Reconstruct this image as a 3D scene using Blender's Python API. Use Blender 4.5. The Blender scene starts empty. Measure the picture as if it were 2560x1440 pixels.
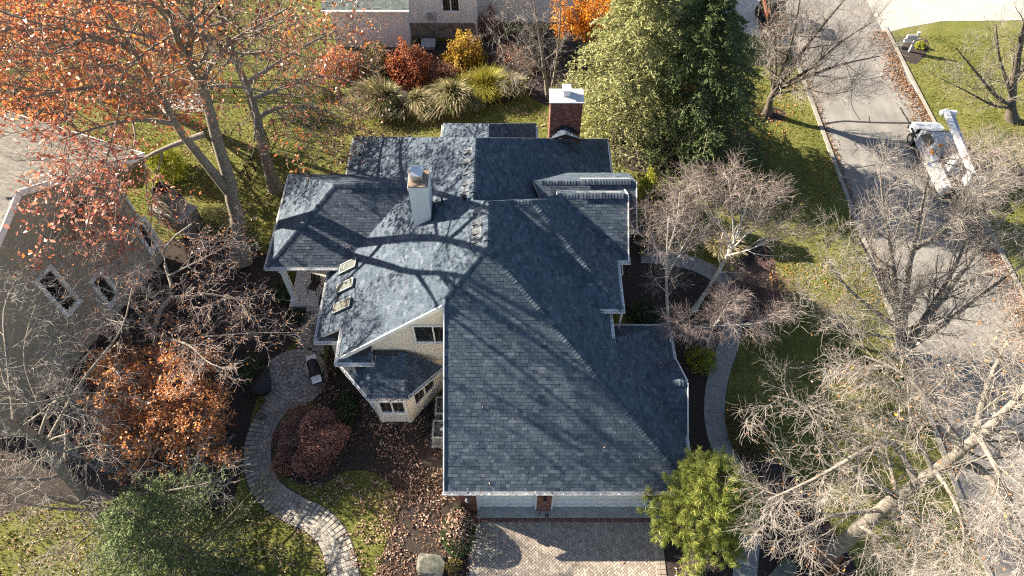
import bpy, math, random
import numpy as np
from mathutils import Vector, Matrix

C = bpy.context.scene.collection
S = bpy.context.scene

# ------------------------------------------------------------------ camera
CAM_H, PITCH, FOC = 31.0, math.radians(54.0), 1790.0       # metres, down tilt, focal length in photo pixels
cam_d = bpy.data.cameras.new('camera')
cam_d.sensor_width = 36.0
cam_d.lens = 36.0 * FOC / 2560.0
cam_d.clip_end = 3000.0
cam = bpy.data.objects.new('camera', cam_d)
C.objects.link(cam)
cam.location = (0, 0, CAM_H)
cam.rotation_euler = (math.radians(90.0) - PITCH, 0, 0)
S.camera = cam

# ------------------------------------------------------------------ sky, sun, exposure
SUN_EL, SUN_AZ = math.radians(27.0), math.radians(21.0)      # azimuth: north of west
TO_SUN = Vector((-math.cos(SUN_EL) * math.cos(SUN_AZ), math.cos(SUN_EL) * math.sin(SUN_AZ), math.sin(SUN_EL)))
world = bpy.data.worlds.new('World')
S.world = world
world.use_nodes = True
wn = world.node_tree
sky = wn.nodes.new('ShaderNodeTexSky')
sky.sky_type = 'NISHITA'
sky.sun_disc = False
sky.sun_elevation = SUN_EL
sky.sun_rotation = math.atan2(TO_SUN.x, TO_SUN.y)
wn.links.new(sky.outputs[0], wn.nodes['Background'].inputs[0])
wn.nodes['Background'].inputs[1].default_value = 0.05
sun_d = bpy.data.lights.new('sun', 'SUN')
sun_d.energy = 5.0
sun_d.angle = math.radians(0.5)
sun_d.color = (1.0, 0.88, 0.70)
sun = bpy.data.objects.new('sun', sun_d)
C.objects.link(sun)
sun.rotation_euler = TO_SUN.to_track_quat('Z', 'Y').to_euler()
S.view_settings.view_transform = 'Standard'
S.view_settings.look = 'None'
S.view_settings.exposure = 2.05
S.view_settings.gamma = 1.0
S.view_settings.use_curve_mapping = False
S.cycles.use_denoising = False
S.cycles.filter_width = 1.15
S.cycles.sample_clamp_indirect = 4.0
S.cycles.max_bounces = 6
S.cycles.transparent_max_bounces = 4

# ------------------------------------------------------------------ helpers: places
SP, CP = math.sin(PITCH), math.cos(PITCH)
def ray(px, py):
    u, v = (px - 1280.0) / FOC, (py - 720.0) / FOC
    return Vector((u, CP - v * SP, -SP - v * CP))
def P(px, py, z=0.0):                       # the world point at height z that the photo shows at px, py
    d = ray(px, py)
    t = (z - CAM_H) / d.z
    return Vector((d.x * t, d.y * t, z))
def PL(px, py, p0, n):                      # the point on a given plane
    d = ray(px, py); o = Vector((0, 0, CAM_H))
    return o + d * ((Vector(p0) - o).dot(n) / d.dot(n))
def GP(pts, z=0.0): return [P(x, y, z) for x, y in pts]
def smooth_loop(pts, k=5):                  # closed Catmull-Rom through the points
    n = len(pts); out = []
    for i in range(n):
        a, b, c, d = pts[i - 1], pts[i], pts[(i + 1) % n], pts[(i + 2) % n]
        for j in range(k):
            t = j / k
            out.append(0.5 * ((2 * b) + (c - a) * t + (2 * a - 5 * b + 4 * c - d) * t * t + (3 * b - a - 3 * c + d) * t ** 3))
    return out
def smooth_line(pts, k=6):
    pts = [Vector(p) for p in pts]; n = len(pts); out = []
    for i in range(n - 1):
        a, b, c, d = pts[max(i - 1, 0)], pts[i], pts[i + 1], pts[min(i + 2, n - 1)]
        for j in range(k):
            t = j / k
            out.append(0.5 * ((2 * b) + (c - a) * t + (2 * a - 5 * b + 4 * c - d) * t * t + (3 * b - a - 3 * c + d) * t ** 3))
    out.append(pts[-1])
    return out
def in_poly(x, y, poly):                    # vectorised; poly (n,2)
    x = np.asarray(x); y = np.asarray(y); r = np.zeros(x.shape, bool)
    n = len(poly)
    for i in range(n):
        x0, y0 = poly[i - 1][0], poly[i - 1][1]; x1, y1 = poly[i][0], poly[i][1]
        c = (y0 > y) != (y1 > y)
        with np.errstate(divide='ignore', invalid='ignore'):
            xi = (x1 - x0) * (y - y0) / (y1 - y0 + 1e-12) + x0
        r ^= c & (x < xi)
    return r

# ------------------------------------------------------------------ helpers: objects
def tag(o, label=None, cat=None, group=None, kind=None):
    if label: o['label'] = label
    if cat: o['category'] = cat
    if group: o['group'] = group
    if kind: o['kind'] = kind
    return o
def link(name, me, parent=None):
    o = bpy.data.objects.new(name, me); C.objects.link(o)
    if parent is not None: o.parent = parent
    return o
def empty(name, loc, label=None, cat=None, group=None, rz=0.0):
    o = bpy.data.objects.new(name, None); C.objects.link(o)
    o.location = loc; o.rotation_euler = (0, 0, rz); o.empty_display_size = .2
    return tag(o, label, cat, group)
def inv(parent):
    """so that children may be given in world coordinates"""
    m = Matrix.Identity(4)
    if parent is None: return m
    chain = []
    p = parent
    while p is not None: chain.append(p); p = p.parent
    for p in reversed(chain): m = m @ (p.matrix_parent_inverse @ p.matrix_basis)
    return m.inverted()
def fast(name, V, F, mats, parent=None, tint=None, smooth=False, mi=None):
    V = np.asarray(V, np.float32).reshape(-1, 3); F = np.asarray(F, np.int32)
    me = bpy.data.meshes.new(name); k = F.shape[1]
    me.vertices.add(len(V)); me.loops.add(F.size); me.polygons.add(len(F))
    me.vertices.foreach_set('co', V.ravel()); me.loops.foreach_set('vertex_index', F.ravel())
    me.polygons.foreach_set('loop_start', np.arange(0, F.size, k, dtype=np.int32))
    me.polygons.foreach_set('loop_total', np.full(len(F), k, np.int32))
    if not smooth: me.attributes.new('sharp_face', 'BOOLEAN', 'FACE').data.foreach_set('value', np.ones(len(F), bool))
    if mi is not None: me.polygons.foreach_set('material_index', np.asarray(mi, np.int32))
    if tint is not None:
        a = me.attributes.new('tint', 'FLOAT', 'POINT'); a.data.foreach_set('value', np.asarray(tint, np.float32))
    for m in (mats if isinstance(mats, (list, tuple)) else [mats]): me.materials.append(m)
    me.update(calc_edges=True)
    o = link(name, me, parent)
    if parent is not None: o.matrix_parent_inverse = inv(parent)
    return o

class MB:
    def __init__(s): s.v = []; s.f = []; s.m = []; s.t = []
    def add(s, vs, fs, mi=0, tint=0.5):
        b = len(s.v)
        s.v += [tuple(v) for v in vs]; s.f += [tuple(i + b for i in f) for f in fs]
        s.m += [mi] * len(fs); s.t += [tint] * len(vs); return s
    def box(s, c, d, rz=0.0, mi=0, tint=0.5, M=None):
        x, y, z = d[0] / 2, d[1] / 2, d[2] / 2
        vs = [Vector(p) for p in ((-x, -y, -z), (x, -y, -z), (x, y, -z), (-x, y, -z), (-x, -y, z), (x, -y, z), (x, y, z), (-x, y, z))]
        R = M if M is not None else Matrix.Rotation(rz, 3, 'Z')
        c = Vector(c)
        return s.add([c + R @ v for v in vs], [(3, 2, 1, 0), (4, 5, 6, 7), (0, 1, 5, 4), (1, 2, 6, 5), (2, 3, 7, 6), (3, 0, 4, 7)], mi, tint)
    def bar(s, a, b, w, h, mi=0, up=(0, 0, 1)):
        a, b = Vector(a), Vector(b); d = (b - a); L = d.length; d = d / L
        side = d.cross(Vector(up)); side = side.normalized() if side.length > 1e-4 else Vector((1, 0, 0))
        u = side.cross(d)
        M = Matrix((side, d, u)).transposed()
        return s.box((a + b) / 2, (w, L, h), mi=mi, M=M)
    def tube(s, pts, rs, n=8, mi=0, cap=True, tint=.5):
        pts = [Vector(p) for p in pts]; k = len(pts); vs = []
        if not isinstance(rs, (list, tuple)): rs = [rs] * k
        for i in range(k):
            d = (pts[min(i + 1, k - 1)] - pts[max(i - 1, 0)]).normalized()
            ref = Vector((0, 0, 1)) if abs(d.z) < .9 else Vector((1, 0, 0))
            a = d.cross(ref).normalized(); b = d.cross(a)
            for j in range(n):
                w = 2 * math.pi * j / n
                vs.append(pts[i] + (a * math.cos(w) + b * math.sin(w)) * rs[i])
        fs = [(i * n + j, i * n + (j + 1) % n, (i + 1) * n + (j + 1) % n, (i + 1) * n + j) for i in range(k - 1) for j in range(n)]
        if cap: fs += [tuple(range(n)), tuple(range((k - 1) * n, k * n))[::-1]]
        return s.add(vs, fs, mi, tint)
    def prism(s, poly, z0, z1, mi=0):
        n = len(poly)
        vs = [(p[0], p[1], z0) for p in poly] + [(p[0], p[1], z1) for p in poly]
        fs = [tuple(range(n))[::-1], tuple(range(n, 2 * n))] + [(i, (i + 1) % n, n + (i + 1) % n, n + i) for i in range(n)]
        return s.add(vs, fs, mi)
    def slab(s, poly, off, mi=0, mside=0):   # polygon thickened by a vector
        n = len(poly); off = Vector(off)
        vs = [Vector(p) for p in poly] + [Vector(p) + off for p in poly]
        s.add(vs, [tuple(range(n))], mi)
        b = len(s.v) - 2 * n
        s.f += [tuple(b + i for i in range(n, 2 * n))[::-1]] + [(b + i, b + n + i, b + n + (i + 1) % n, b + (i + 1) % n) for i in range(n)]
        s.m += [mside] * (n + 1)
        return s
    def build(s, name, mats, parent=None, smooth=False, bevel=0.0, fix=True):
        me = bpy.data.meshes.new(name)
        me.from_pydata(s.v, [], s.f)
        mats = mats if isinstance(mats, (list, tuple)) else [mats]
        for m in mats: me.materials.append(m)
        if len(mats) > 1: me.polygons.foreach_set('material_index', s.m)
        a = me.attributes.new('tint', 'FLOAT', 'POINT'); a.data.foreach_set('value', s.t)
        if fix or bevel:
            import bmesh
            bm = bmesh.new(); bm.from_mesh(me)
            bmesh.ops.recalc_face_normals(bm, faces=bm.faces)
            if bevel: bmesh.ops.bevel(bm, geom=list(bm.edges), offset=bevel, segments=2, affect='EDGES', clamp_overlap=True)
            bm.to_mesh(me); bm.free()
        if smooth: me.polygons.foreach_set('use_smooth', [True] * len(me.polygons))
        me.update()
        o = link(name, me, parent)
        if parent is not None: o.matrix_parent_inverse = inv(parent)
        return o

# ------------------------------------------------------------------ helpers: materials
def new_mat(name):
    m = bpy.data.materials.new(name); m.use_nodes = True
    return m, m.node_tree, m.node_tree.nodes['Principled BSDF']
def ramp(nt, stops, interp='LINEAR'):
    r = nt.nodes.new('ShaderNodeValToRGB'); cr = r.color_ramp; cr.interpolation = interp
    while len(cr.elements) < len(stops): cr.elements.new(0.5)
    for e, (p, c) in zip(cr.elements, stops): e.position = p; e.color = (*c, 1)
    return r
def noise(nt, scale, detail=4, rough=.6, coord='Object'):
    tc = nt.nodes.new('ShaderNodeTexCoord'); n = nt.nodes.new('ShaderNodeTexNoise')
    n.inputs['Scale'].default_value = scale; n.inputs['Detail'].default_value = detail; n.inputs['Roughness'].default_value = rough
    nt.links.new(tc.outputs[coord], n.inputs['Vector'])
    return n
def M(name, c, c2=None, scale=4.0, rough=.75, bump=0.0, bscale=30.0, metal=0.0, spec=.3, src='noise', stops=None, transl=0.0, fine=0.0):
    """one-layer material: colour from a noise, a per-piece tint or a per-object random, with fine noise and bump"""
    m, nt, b = new_mat(name)
    b.inputs['Roughness'].default_value = rough; b.inputs['Metallic'].default_value = metal
    b.inputs['Specular IOR Level'].default_value = spec
    stops = stops or [(0.3, c), (0.7, c2 or c)]
    r = ramp(nt, stops)
    if src == 'noise': nt.links.new(noise(nt, scale).outputs[0], r.inputs[0])
    elif src == 'tint':
        a = nt.nodes.new('ShaderNodeAttribute'); a.attribute_name = 'tint'; nt.links.new(a.outputs['Fac'], r.inputs[0])
    elif src == 'obj':
        a = nt.nodes.new('ShaderNodeObjectInfo'); nt.links.new(a.outputs['Random'], r.inputs[0])
    col = r.outputs[0]
    if fine:
        n2 = noise(nt, bscale, 3); r2 = ramp(nt, [(.3, (1 - fine,) * 3), (.7, (1 + fine,) * 3)])
        nt.links.new(n2.outputs[0], r2.inputs[0])
        mx = nt.nodes.new('ShaderNodeMix'); mx.data_type = 'RGBA'; mx.blend_type = 'MULTIPLY'; mx.inputs[0].default_value = 1
        nt.links.new(col, mx.inputs[6]); nt.links.new(r2.outputs[0], mx.inputs[7]); col = mx.outputs[2]
    nt.links.new(col, b.inputs['Base Color'])
    if bump:
        bp = nt.nodes.new('ShaderNodeBump'); bp.inputs['Strength'].default_value = bump; bp.inputs['Distance'].default_value = .03
        nt.links.new(noise(nt, bscale, 5).outputs[0], bp.inputs['Height']); nt.links.new(bp.outputs[0], b.inputs['Normal'])
    if transl:
        t = nt.nodes.new('ShaderNodeBsdfTranslucent'); nt.links.new(col, t.inputs[0])
        mx = nt.nodes.new('ShaderNodeMixShader'); mx.inputs[0].default_value = transl
        nt.links.new(b.outputs[0], mx.inputs[1]); nt.links.new(t.outputs[0], mx.inputs[2])
        nt.links.new(mx.outputs[0], nt.nodes['Material Output'].inputs[0])
    return m

SH = [(0, (.036, .056, .080)), (.3, (.056, .077, .105)), (.7, (.081, .105, .137)), (1, (.118, .143, .175))]
mat = dict(
    shingle=M('slate_grey_shingle', None, src='tint', stops=SH, rough=.9, bscale=160, fine=.35, bump=.25, spec=.2),
    shingle_obj=M('slate_grey_shingle_single', None, src='obj', stops=SH, rough=.9, bscale=160, fine=.35, bump=.25, spec=.2),
    deck=M('roof_underlay', (.045, .048, .053), rough=.95),
    trim=M('white_painted_trim', (.74, .74, .73), (.80, .80, .79), scale=2, rough=.45),
    gutter=M('white_aluminium_gutter', (.66, .67, .68), (.80, .80, .80), scale=3, rough=.4),
    stucco=M('cream_stucco', (.76, .685, .58), (.81, .735, .63), scale=1.5, rough=.9, bump=.06, bscale=45),
    white_stucco=M('white_stucco', (.76, .75, .74), (.82, .81, .80), scale=1.2, rough=.9, bump=.07, bscale=35),
    taupe=M('taupe_stucco', (.36, .328, .255), (.40, .367, .29), scale=2, rough=.92, bump=.08, bscale=60),
    tanroof=M('tan_shingle', None, src='tint', stops=[(0, (.13, .122, .108)), (1, (.235, .222, .195))], rough=.92, bscale=120, fine=.25, bump=.2),
    greenroof=M('grey_green_shingle', None, src='tint', stops=[(0, (.10, .125, .12)), (1, (.19, .22, .205))], rough=.92, bscale=120, fine=.25, bump=.2),
    brick=M('red_brick', None, src='tint', stops=[(0, (.13, .055, .042)), (.5, (.20, .085, .064)), (1, (.28, .135, .105))], rough=.9, bscale=70, fine=.25, bump=.3),
    mortar=M('grey_mortar', (.36, .33, .30), (.42, .39, .36), scale=20, rough=.95),
    glass=M('dark_window_glass', (.018, .02, .022), rough=.06, spec=.6),
    skylight=M('skylight_glass', (.11, .122, .112), (.13, .142, .13), scale=.5, rough=.18, spec=.6),
    muntin=M('window_grille_bronze', (.25, .2, .13), rough=.5),
    vent=M('black_vent_metal', (.03, .03, .034), (.045, .045, .05), rough=.5),
    ventgrey=M('grey_vent_metal', (.10, .11, .12), (.13, .14, .15), rough=.5),
    steel=M('bare_steel', (.55, .56, .58), (.66, .67, .69), scale=3, rough=.32, metal=.85),
    rust=M('rusty_flashing', (.20, .125, .075), (.36, .29, .23), scale=9, rough=.7),
    door=M('painted_garage_door', (.66, .67, .66), (.72, .72, .71), scale=3, rough=.5),
    concrete=M('pale_concrete', (.30, .29, .27), (.40, .385, .36), scale=1.3, rough=.92, bump=.25, bscale=60, fine=.12),
    porchfloor=M('porch_concrete', (.52, .50, .47), (.60, .58, .55), scale=2, rough=.85, bump=.1, bscale=60),
    walk=M('walk_concrete', (.20, .205, .20), (.28, .28, .27), scale=2.2, rough=.92, bump=.2, bscale=70, fine=.15),
    dark=M('black_plastic', (.016, .016, .018), (.03, .03, .032), rough=.5),
    iron=M('black_iron', (.012, .012, .014), rough=.55),
    acgrey=M('grey_painted_steel', (.30, .31, .31), (.36, .37, .37), rough=.45),
    acdark=M('dark_fan_grille', (.02, .021, .023), rough=.6),
    wicker=M('dark_brown_wicker', (.045, .032, .025), (.07, .05, .04), scale=60, rough=.7),
    skyframe=M('grey_skylight_frame', (.27, .28, .28), (.33, .34, .34), scale=3, rough=.5),
    stone=M('tan_wall_stone', None, src='tint', stops=[(0, (.17, .145, .12)), (1, (.34, .30, .25))], rough=.9, bscale=25, fine=.3, bump=.6),
    boulder=M('mossy_grey_boulder', (.075, .08, .058), (.175, .175, .15), scale=4, rough=.92, bump=.8, bscale=14),
    paver=M('grey_concrete_paver', None, src='tint', stops=[(0, (.22, .205, .18)), (1, (.37, .35, .31))], rough=.92, bscale=60, fine=.2, bump=.3),
    paver_obj=M('grey_concrete_paver_single', None, src='obj', stops=[(0, (.22, .205, .18)), (1, (.37, .35, .31))], rough=.92, bscale=60, fine=.2, bump=.3),
    drive=M('tan_herringbone_paver', None, src='tint', stops=[(0, (.235, .20, .17)), (.5, (.31, .268, .23)), (1, (.39, .34, .292))], rough=.92, bscale=60, fine=.2, bump=.3),
    drive_obj=M('tan_herringbone_paver_single', None, src='obj', stops=[(0, (.235, .20, .17)), (.5, (.31, .268, .23)), (1, (.39, .34, .292))], rough=.92, bscale=60, fine=.2, bump=.3),
    redpaver=M('red_border_paver', None, src='obj', stops=[(0, (.13, .07, .06)), (1, (.21, .115, .095))], rough=.92, bscale=60, fine=.2, bump=.3),
    joint=M('dark_joint_sand', (.05, .045, .04), (.08, .072, .065), scale=20, rough=.98),
    joint_light=M('tan_joint_sand', (.11, .095, .08), (.15, .13, .11), scale=20, rough=.98),
    mulch=M('dark_bark_mulch', None, stops=[(.25, (.016, .012, .011)), (.5, (.038, .029, .026)), (.75, (.080, .062, .054))], scale=16, rough=.98, bump=1.0, bscale=22),
    asphalt=M('worn_asphalt', (.175, .166, .156), (.25, .24, .225), scale=.6, rough=.92, bump=.25, bscale=90, fine=.12),
    seal=M('tar_crack_sealer', (.03, .03, .032), rough=.7),
    curb=M('curb_concrete', (.22, .205, .18), (.30, .28, .25), scale=3, rough=.92, bump=.3, bscale=50),
    white=M('white_vehicle_paint', (.42, .45, .49), rough=.3, spec=.5),
    tyre=M('tyre_rubber', (.014, .014, .015), rough=.9),
    orange=M('orange_plastic', (.80, .14, .03), rough=.5),
    amber=M('amber_lens', (.75, .25, .02), rough=.3),
    yellow=M('yellow_fibreglass', (.62, .60, .12), rough=.5),
    redpaint=M('dull_orange_paint', (.24, .08, .035), (.12, .05, .03), scale=8, rough=.6),
    greyplastic=M('translucent_grey_plastic', (.48, .49, .50), rough=.5),
    blueprint=M('blue_lettering_paint', (.05, .10, .35), rough=.5),
    leafpile=M('dry_leaf_litter', None, src='tint', stops=[(0, (.09, .05, .035)), (.35, (.26, .15, .105)), (.7, (.52, .36, .27)), (1, (.68, .53, .43))], rough=.8, transl=.15),
    leafbrown=M('brown_street_leaves', None, src='tint', stops=[(0, (.09, .045, .025)), (.5, (.25, .135, .075)), (1, (.46, .28, .16))], rough=.8, transl=.15),
    leaforange=M('orange_leaf_litter', None, src='tint', stops=[(0, (.22, .085, .02)), (.5, (.46, .19, .05)), (1, (.62, .38, .16))], rough=.8, transl=.15),
)
# lawn: patchy late autumn turf
def lawn_mat():
    m, nt, b = new_mat('late_autumn_lawn')
    b.inputs['Roughness'].default_value = .95; b.inputs['Specular IOR Level'].default_value = .1
    r1 = ramp(nt, [(.30, (.105, .118, .030)), (.48, (.155, .165, .046)), (.62, (.205, .198, .064)), (.78, (.275, .238, .105))])
    nt.links.new(noise(nt, .33, 6, .65).outputs[0], r1.inputs[0])
    r2 = ramp(nt, [(.28, (.45, .45, .45)), (.72, (1.35, 1.35, 1.3))])
    nt.links.new(noise(nt, 9.0, 6, .75).outputs[0], r2.inputs[0])
    mx = nt.nodes.new('ShaderNodeMix'); mx.data_type = 'RGBA'; mx.blend_type = 'MULTIPLY'; mx.inputs[0].default_value = 1
    nt.links.new(r1.outputs[0], mx.inputs[6]); nt.links.new(r2.outputs[0], mx.inputs[7])
    nt.links.new(mx.outputs[2], b.inputs['Base Color'])
    bp = nt.nodes.new('ShaderNodeBump'); bp.inputs['Strength'].default_value = 1.0; bp.inputs['Distance'].default_value = .06
    nt.links.new(noise(nt, 28, 5, .8).outputs[0], bp.inputs['Height']); nt.links.new(bp.outputs[0], b.inputs['Normal'])
    return m
mat['lawn'] = lawn_mat()
def streaks(m, lo=.84, hi=1.12, sc=(2.2, .10, 1)):
    """wear along the direction of travel, laid over a material's colour"""
    nt = m.node_tree; b = nt.nodes['Principled BSDF']; src = b.inputs['Base Color'].links[0].from_socket
    tc = nt.nodes.new('ShaderNodeTexCoord'); mp = nt.nodes.new('ShaderNodeMapping'); mp.inputs['Scale'].default_value = sc
    n = nt.nodes.new('ShaderNodeTexNoise'); n.inputs['Scale'].default_value = 1; n.inputs['Detail'].default_value = 6; n.inputs['Roughness'].default_value = .7
    nt.links.new(tc.outputs['Object'], mp.inputs[0]); nt.links.new(mp.outputs[0], n.inputs['Vector'])
    r = ramp(nt, [(.3, (lo,) * 3), (.7, (hi,) * 3)]); nt.links.new(n.outputs[0], r.inputs[0])
    mx = nt.nodes.new('ShaderNodeMix'); mx.data_type = 'RGBA'; mx.blend_type = 'MULTIPLY'; mx.inputs[0].default_value = 1
    nt.links.new(src, mx.inputs[6]); nt.links.new(r.outputs[0], mx.inputs[7]); nt.links.new(mx.outputs[2], b.inputs['Base Color'])
streaks(mat['asphalt'])
streaks(mat['taupe'], .93, 1.05, (.3, .3, .1)); streaks(mat['white_stucco'], .90, 1.03, (3, 3, .25)); streaks(mat['stucco'], .92, 1.03, (3, 3, .25))
for _k in ('shingle', 'shingle_obj'): streaks(mat[_k], .86, 1.10, (.7, .7, .25))
# ------------------------------------------------------------------ the setting: ground, road, paths
def sheet(name, pts, z, m, kind='structure', **kw):
    """a flat sheet; pts in world coordinates"""
    mb = MB(); mb.add([(p[0], p[1], z) for p in pts], [tuple(range(len(pts)))])
    o = mb.build(name, m, fix=False)
    if o.data.polygons[0].normal.z < 0: o.data.flip_normals()
    return tag(o, kind=kind, **kw)
g = MB(); g.add([(-600, -300, 0), (600, -300, 0), (600, 900, 0), (-600, 900, 0)], [(0, 1, 2, 3)])
tag(g.build('ground', mat['lawn'], fix=False), kind='structure')

def bed(pts, z=.004, name='mulch_bed'):
    return sheet(name, smooth_loop(GP(pts), 5), z, mat['mulch'])
BED_W = [(430, 600), (560, 600), (700, 655), (700, 740), (760, 790), (740, 850), (690, 900), (650, 980), (625, 1060), (615, 1130), (600, 1190), (560, 1280), (430, 1290), (250, 1250), (60, 1270), (-150, 1300), (-200, 900), (200, 700)]
BED_C = [(830, 850), (870, 860), (1180, 1090), (1180, 1290), (1182, 1440), (1175, 1500), (960, 1500), (955, 1400), (985, 1290), (990, 1230), (930, 1180), (860, 1180), (800, 1215), (730, 1200), (690, 1150), (690, 1090), (780, 1010), (810, 930)]
BED_E = [(1520, 560), (1620, 600), (1800, 690), (1900, 600), (1945, 700), (1930, 790), (1830, 850), (1780, 950), (1765, 1060), (1790, 1160), (1850, 1260), (1850, 1480), (1660, 1480), (1640, 1380), (1690, 1180), (1640, 900), (1520, 700)]
BED_SE = [(1850, 1100), (1950, 1160), (2060, 1290), (2130, 1400), (2150, 1500), (1890, 1500), (1890, 1380), (1890, 1270), (1850, 1180)]
BED_N = [(880, 120), (1000, 108), (1200, 95), (1480, 60), (1530, 140), (1470, 190), (1440, 270), (1345, 255), (1300, 225), (1270, 255), (1100, 275), (950, 280), (880, 250)]
BED_MB = [(2222, 118), (2262, 104), (2310, 96), (2322, 110), (2316, 134), (2290, 160), (2262, 150)]
BED_T = [(1898, 280), (1930, 268), (1962, 280), (1958, 298), (1925, 306), (1898, 296)]
BED_HEM = [(1540, 330), (1700, 300), (1880, 330), (1880, 400), (1720, 430), (1560, 420)]
bed(BED_W); bed(BED_C, .008); bed(BED_E); bed(BED_SE); bed(BED_N); bed(BED_MB); bed(BED_T); bed(BED_HEM, .0045)

# street: runs away from the camera east of the house
RX0, RX1 = 19.75, 27.0
sheet('street', [(RX0 + .15, -60), (RX1, -60), (RX1, 160), (RX0 + .15, 160)], .006, mat['asphalt'])
for nm, x in (('kerb', RX0), ('kerb', RX1 + .12)):
    mb = MB(); y = -40.0
    while y < 100:
        if not (x > 20 and 45.6 < y < 53) and not (x < 20 and 44.2 < y < 52):
            mb.box((x, y + 1.0, .05), (.22, 1.985, .1))
        y += 2.0
    tag(mb.build(nm, mat['curb']), kind='structure')
# drive across the street and the neighbour's drive this side of it
drv = [P(2215, 92), P(2250, 104), P(2330, 86), P(2560, 78), P(2700, 74)]
sheet('far_driveway', [(RX1 - .2, 45.2), (28.6, 45.9), (31.5, 46.7), (60, 47.3), (60, 52.6), (33, 52.2), (29, 53.2), (RX1 - .2, 55)], .014, M('bright_concrete_drive', (.33, .315, .285), (.42, .40, .37), scale=1, rough=.9, bump=.15))
sheet('neighbour_driveway', [(RX0 + .3, 43.4), (18.2, 44.6), (16, 45.6), (14.5, 47), (14.5, 53), (18.5, 53), (RX0 + .3, 54)], .012, M('grey_concrete_drive', (.36, .34, .31), (.45, .43, .40), scale=1, rough=.9, bump=.15))
# tar lines sealing the street's cracks
def crack(pts, w=.09):
    pts = smooth_line(GP(pts, .011), 4); mb = MB()
    for i in range(len(pts) - 1):
        a, b = pts[i], pts[i + 1]; d = (b - a).normalized(); n = Vector((-d.y, d.x, 0)) * w / 2
        mb.add([a - n, b - n, b + n, a + n], [(0, 1, 2, 3)])
    o = mb.build('street_crack', mat['seal'], fix=False)
    for p in o.data.polygons:
        if p.normal.z < 0: p.flip()
    tag(o, kind='structure')
crack([(2062, 310), (2110, 303), (2180, 306), (2300, 308)], .16)
crack([(2250, 268), (2268, 298), (2290, 330)], .1)
crack([(2175, 306), (2172, 290)], .06)
crack([(2075, 205), (2100, 196), (2150, 200), (2210, 190)], .05); crack([(2110, 150), (2130, 210), (2128, 260), (2150, 300)], .045); crack([(2140, 420), (2200, 412), (2290, 420)], .06); crack([(2290, 690), (2380, 680), (2500, 692)], .06); crack([(2380, 560), (2390, 620), (2378, 700), (2400, 800)], .05)

# ------------------------------------------------------------------ pavements laid piece by piece
rng = np.random.default_rng(11); random.seed(11)
_paver_cache = {}
def piece_mesh(key, w, l, h, m, ch=.012):
    k = (key, round(w, 3), round(l, 3))
    if k not in _paver_cache:
        x, y = w / 2, l / 2; c = ch
        V = [(-x, -y, -.06), (x, -y, -.06), (x, y, -.06), (-x, y, -.06), (-x, -y, h - c), (x, -y, h - c), (x, y, h - c), (-x, y, h - c), (-x + c, -y + c, h), (x - c, -y + c, h), (x - c, y - c, h), (-x + c, y - c, h)]
        F = [(0, 1, 5, 4), (1, 2, 6, 5), (2, 3, 7, 6), (3, 0, 4, 7), (4, 5, 9, 8), (5, 6, 10, 9), (6, 7, 11, 10), (7, 4, 8, 11), (8, 9, 10, 11)]
        me = bpy.data.meshes.new(key); me.from_pydata(V, [], F); me.materials.append(m); me.update()
        _paver_cache[k] = (me, np.array(V), F)
    return _paver_cache[k]
def lay(pieces, name, stuffname, parent, m_obj, m_tint, limit=300, h=.03):
    """pieces: (x, y, angle, w, l); the first `limit` become parts of their own, the rest one joined part"""
    mb = MB()
    for i, (x, y, a, w, l) in enumerate(pieces):
        me, V, F = piece_mesh(name, w, l, h, m_obj)
        dz = random.uniform(-.004, .004) + (.009 if 'border' in name else 0); tx, ty = random.uniform(-.008, .008), random.uniform(-.008, .008)
        mt = Matrix.Translation((x, y, dz)) @ Matrix.Rotation(a, 4, 'Z') @ Matrix.Rotation(tx, 4, 'X') @ Matrix.Rotation(ty, 4, 'Y')
        if i < limit:
            o = link(name, me, parent); o.matrix_world = mt
        else:
            mb.add([mt @ Vector(v) for v in V], F, tint=random.random())
    if mb.v: tag(mb.build(stuffname, m_tint, parent, fix=False), kind='stuff')

# the winding walk: rows of pavers across its centre line
walk_c = smooth_line(GP([(706, 1000), (672, 1042), (652, 1085), (644, 1130), (650, 1185), (676, 1232), (728, 1270), (790, 1300), (832, 1345), (852, 1400), (866, 1470), (872, 1540)]), 10)
WW = 1.22
def ribbon(cl, w):
    L, R = [], []
    for i, p in enumerate(cl):
        d = (cl[min(i + 1, len(cl) - 1)] - cl[max(i - 1, 0)]).normalized(); n = Vector((-d.y, d.x, 0))
        L.append(p + n * w / 2); R.append(p - n * w / 2)
    return L + R[::-1]
def resample(cl, step):
    s = [0.0]
    for a, b in zip(cl, cl[1:]): s.append(s[-1] + (b - a).length)
    out = []; t = step / 2; i = 0
    while t < s[-1]:
        while s[i + 1] < t: i += 1
        f = (t - s[i]) / (s[i + 1] - s[i]); d = (cl[i + 1] - cl[i]).normalized()
        out.append((cl[i].lerp(cl[i + 1], f), d)); t += step
    return out
walkway = sheet('paver_walkway', ribbon(walk_c, WW + .1), .012, mat['joint'])
pcs = []
for r, (p, d) in enumerate(resample(walk_c, .205)):
    n = Vector((-d.y, d.x, 0)); a = math.atan2(d.y, d.x) - math.pi / 2
    k = 6; ws = [random.choice((.17, .2, .2, .23)) for _ in range(k)]; tot = sum(ws); x = -WW / 2
    sc = WW / tot
    for w in ws:
        ww = round(w * sc - .012, 2)
        q = p - n * (x + w * sc / 2); x += w * sc
        pcs.append((q.x, q.y, a + random.uniform(-.02, .02), ww, .19))
pcs.sort(key=lambda q: q[1])
lay(pcs, 'paver', 'far_pavers', walkway, mat['paver_obj'], mat['paver'])
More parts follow.
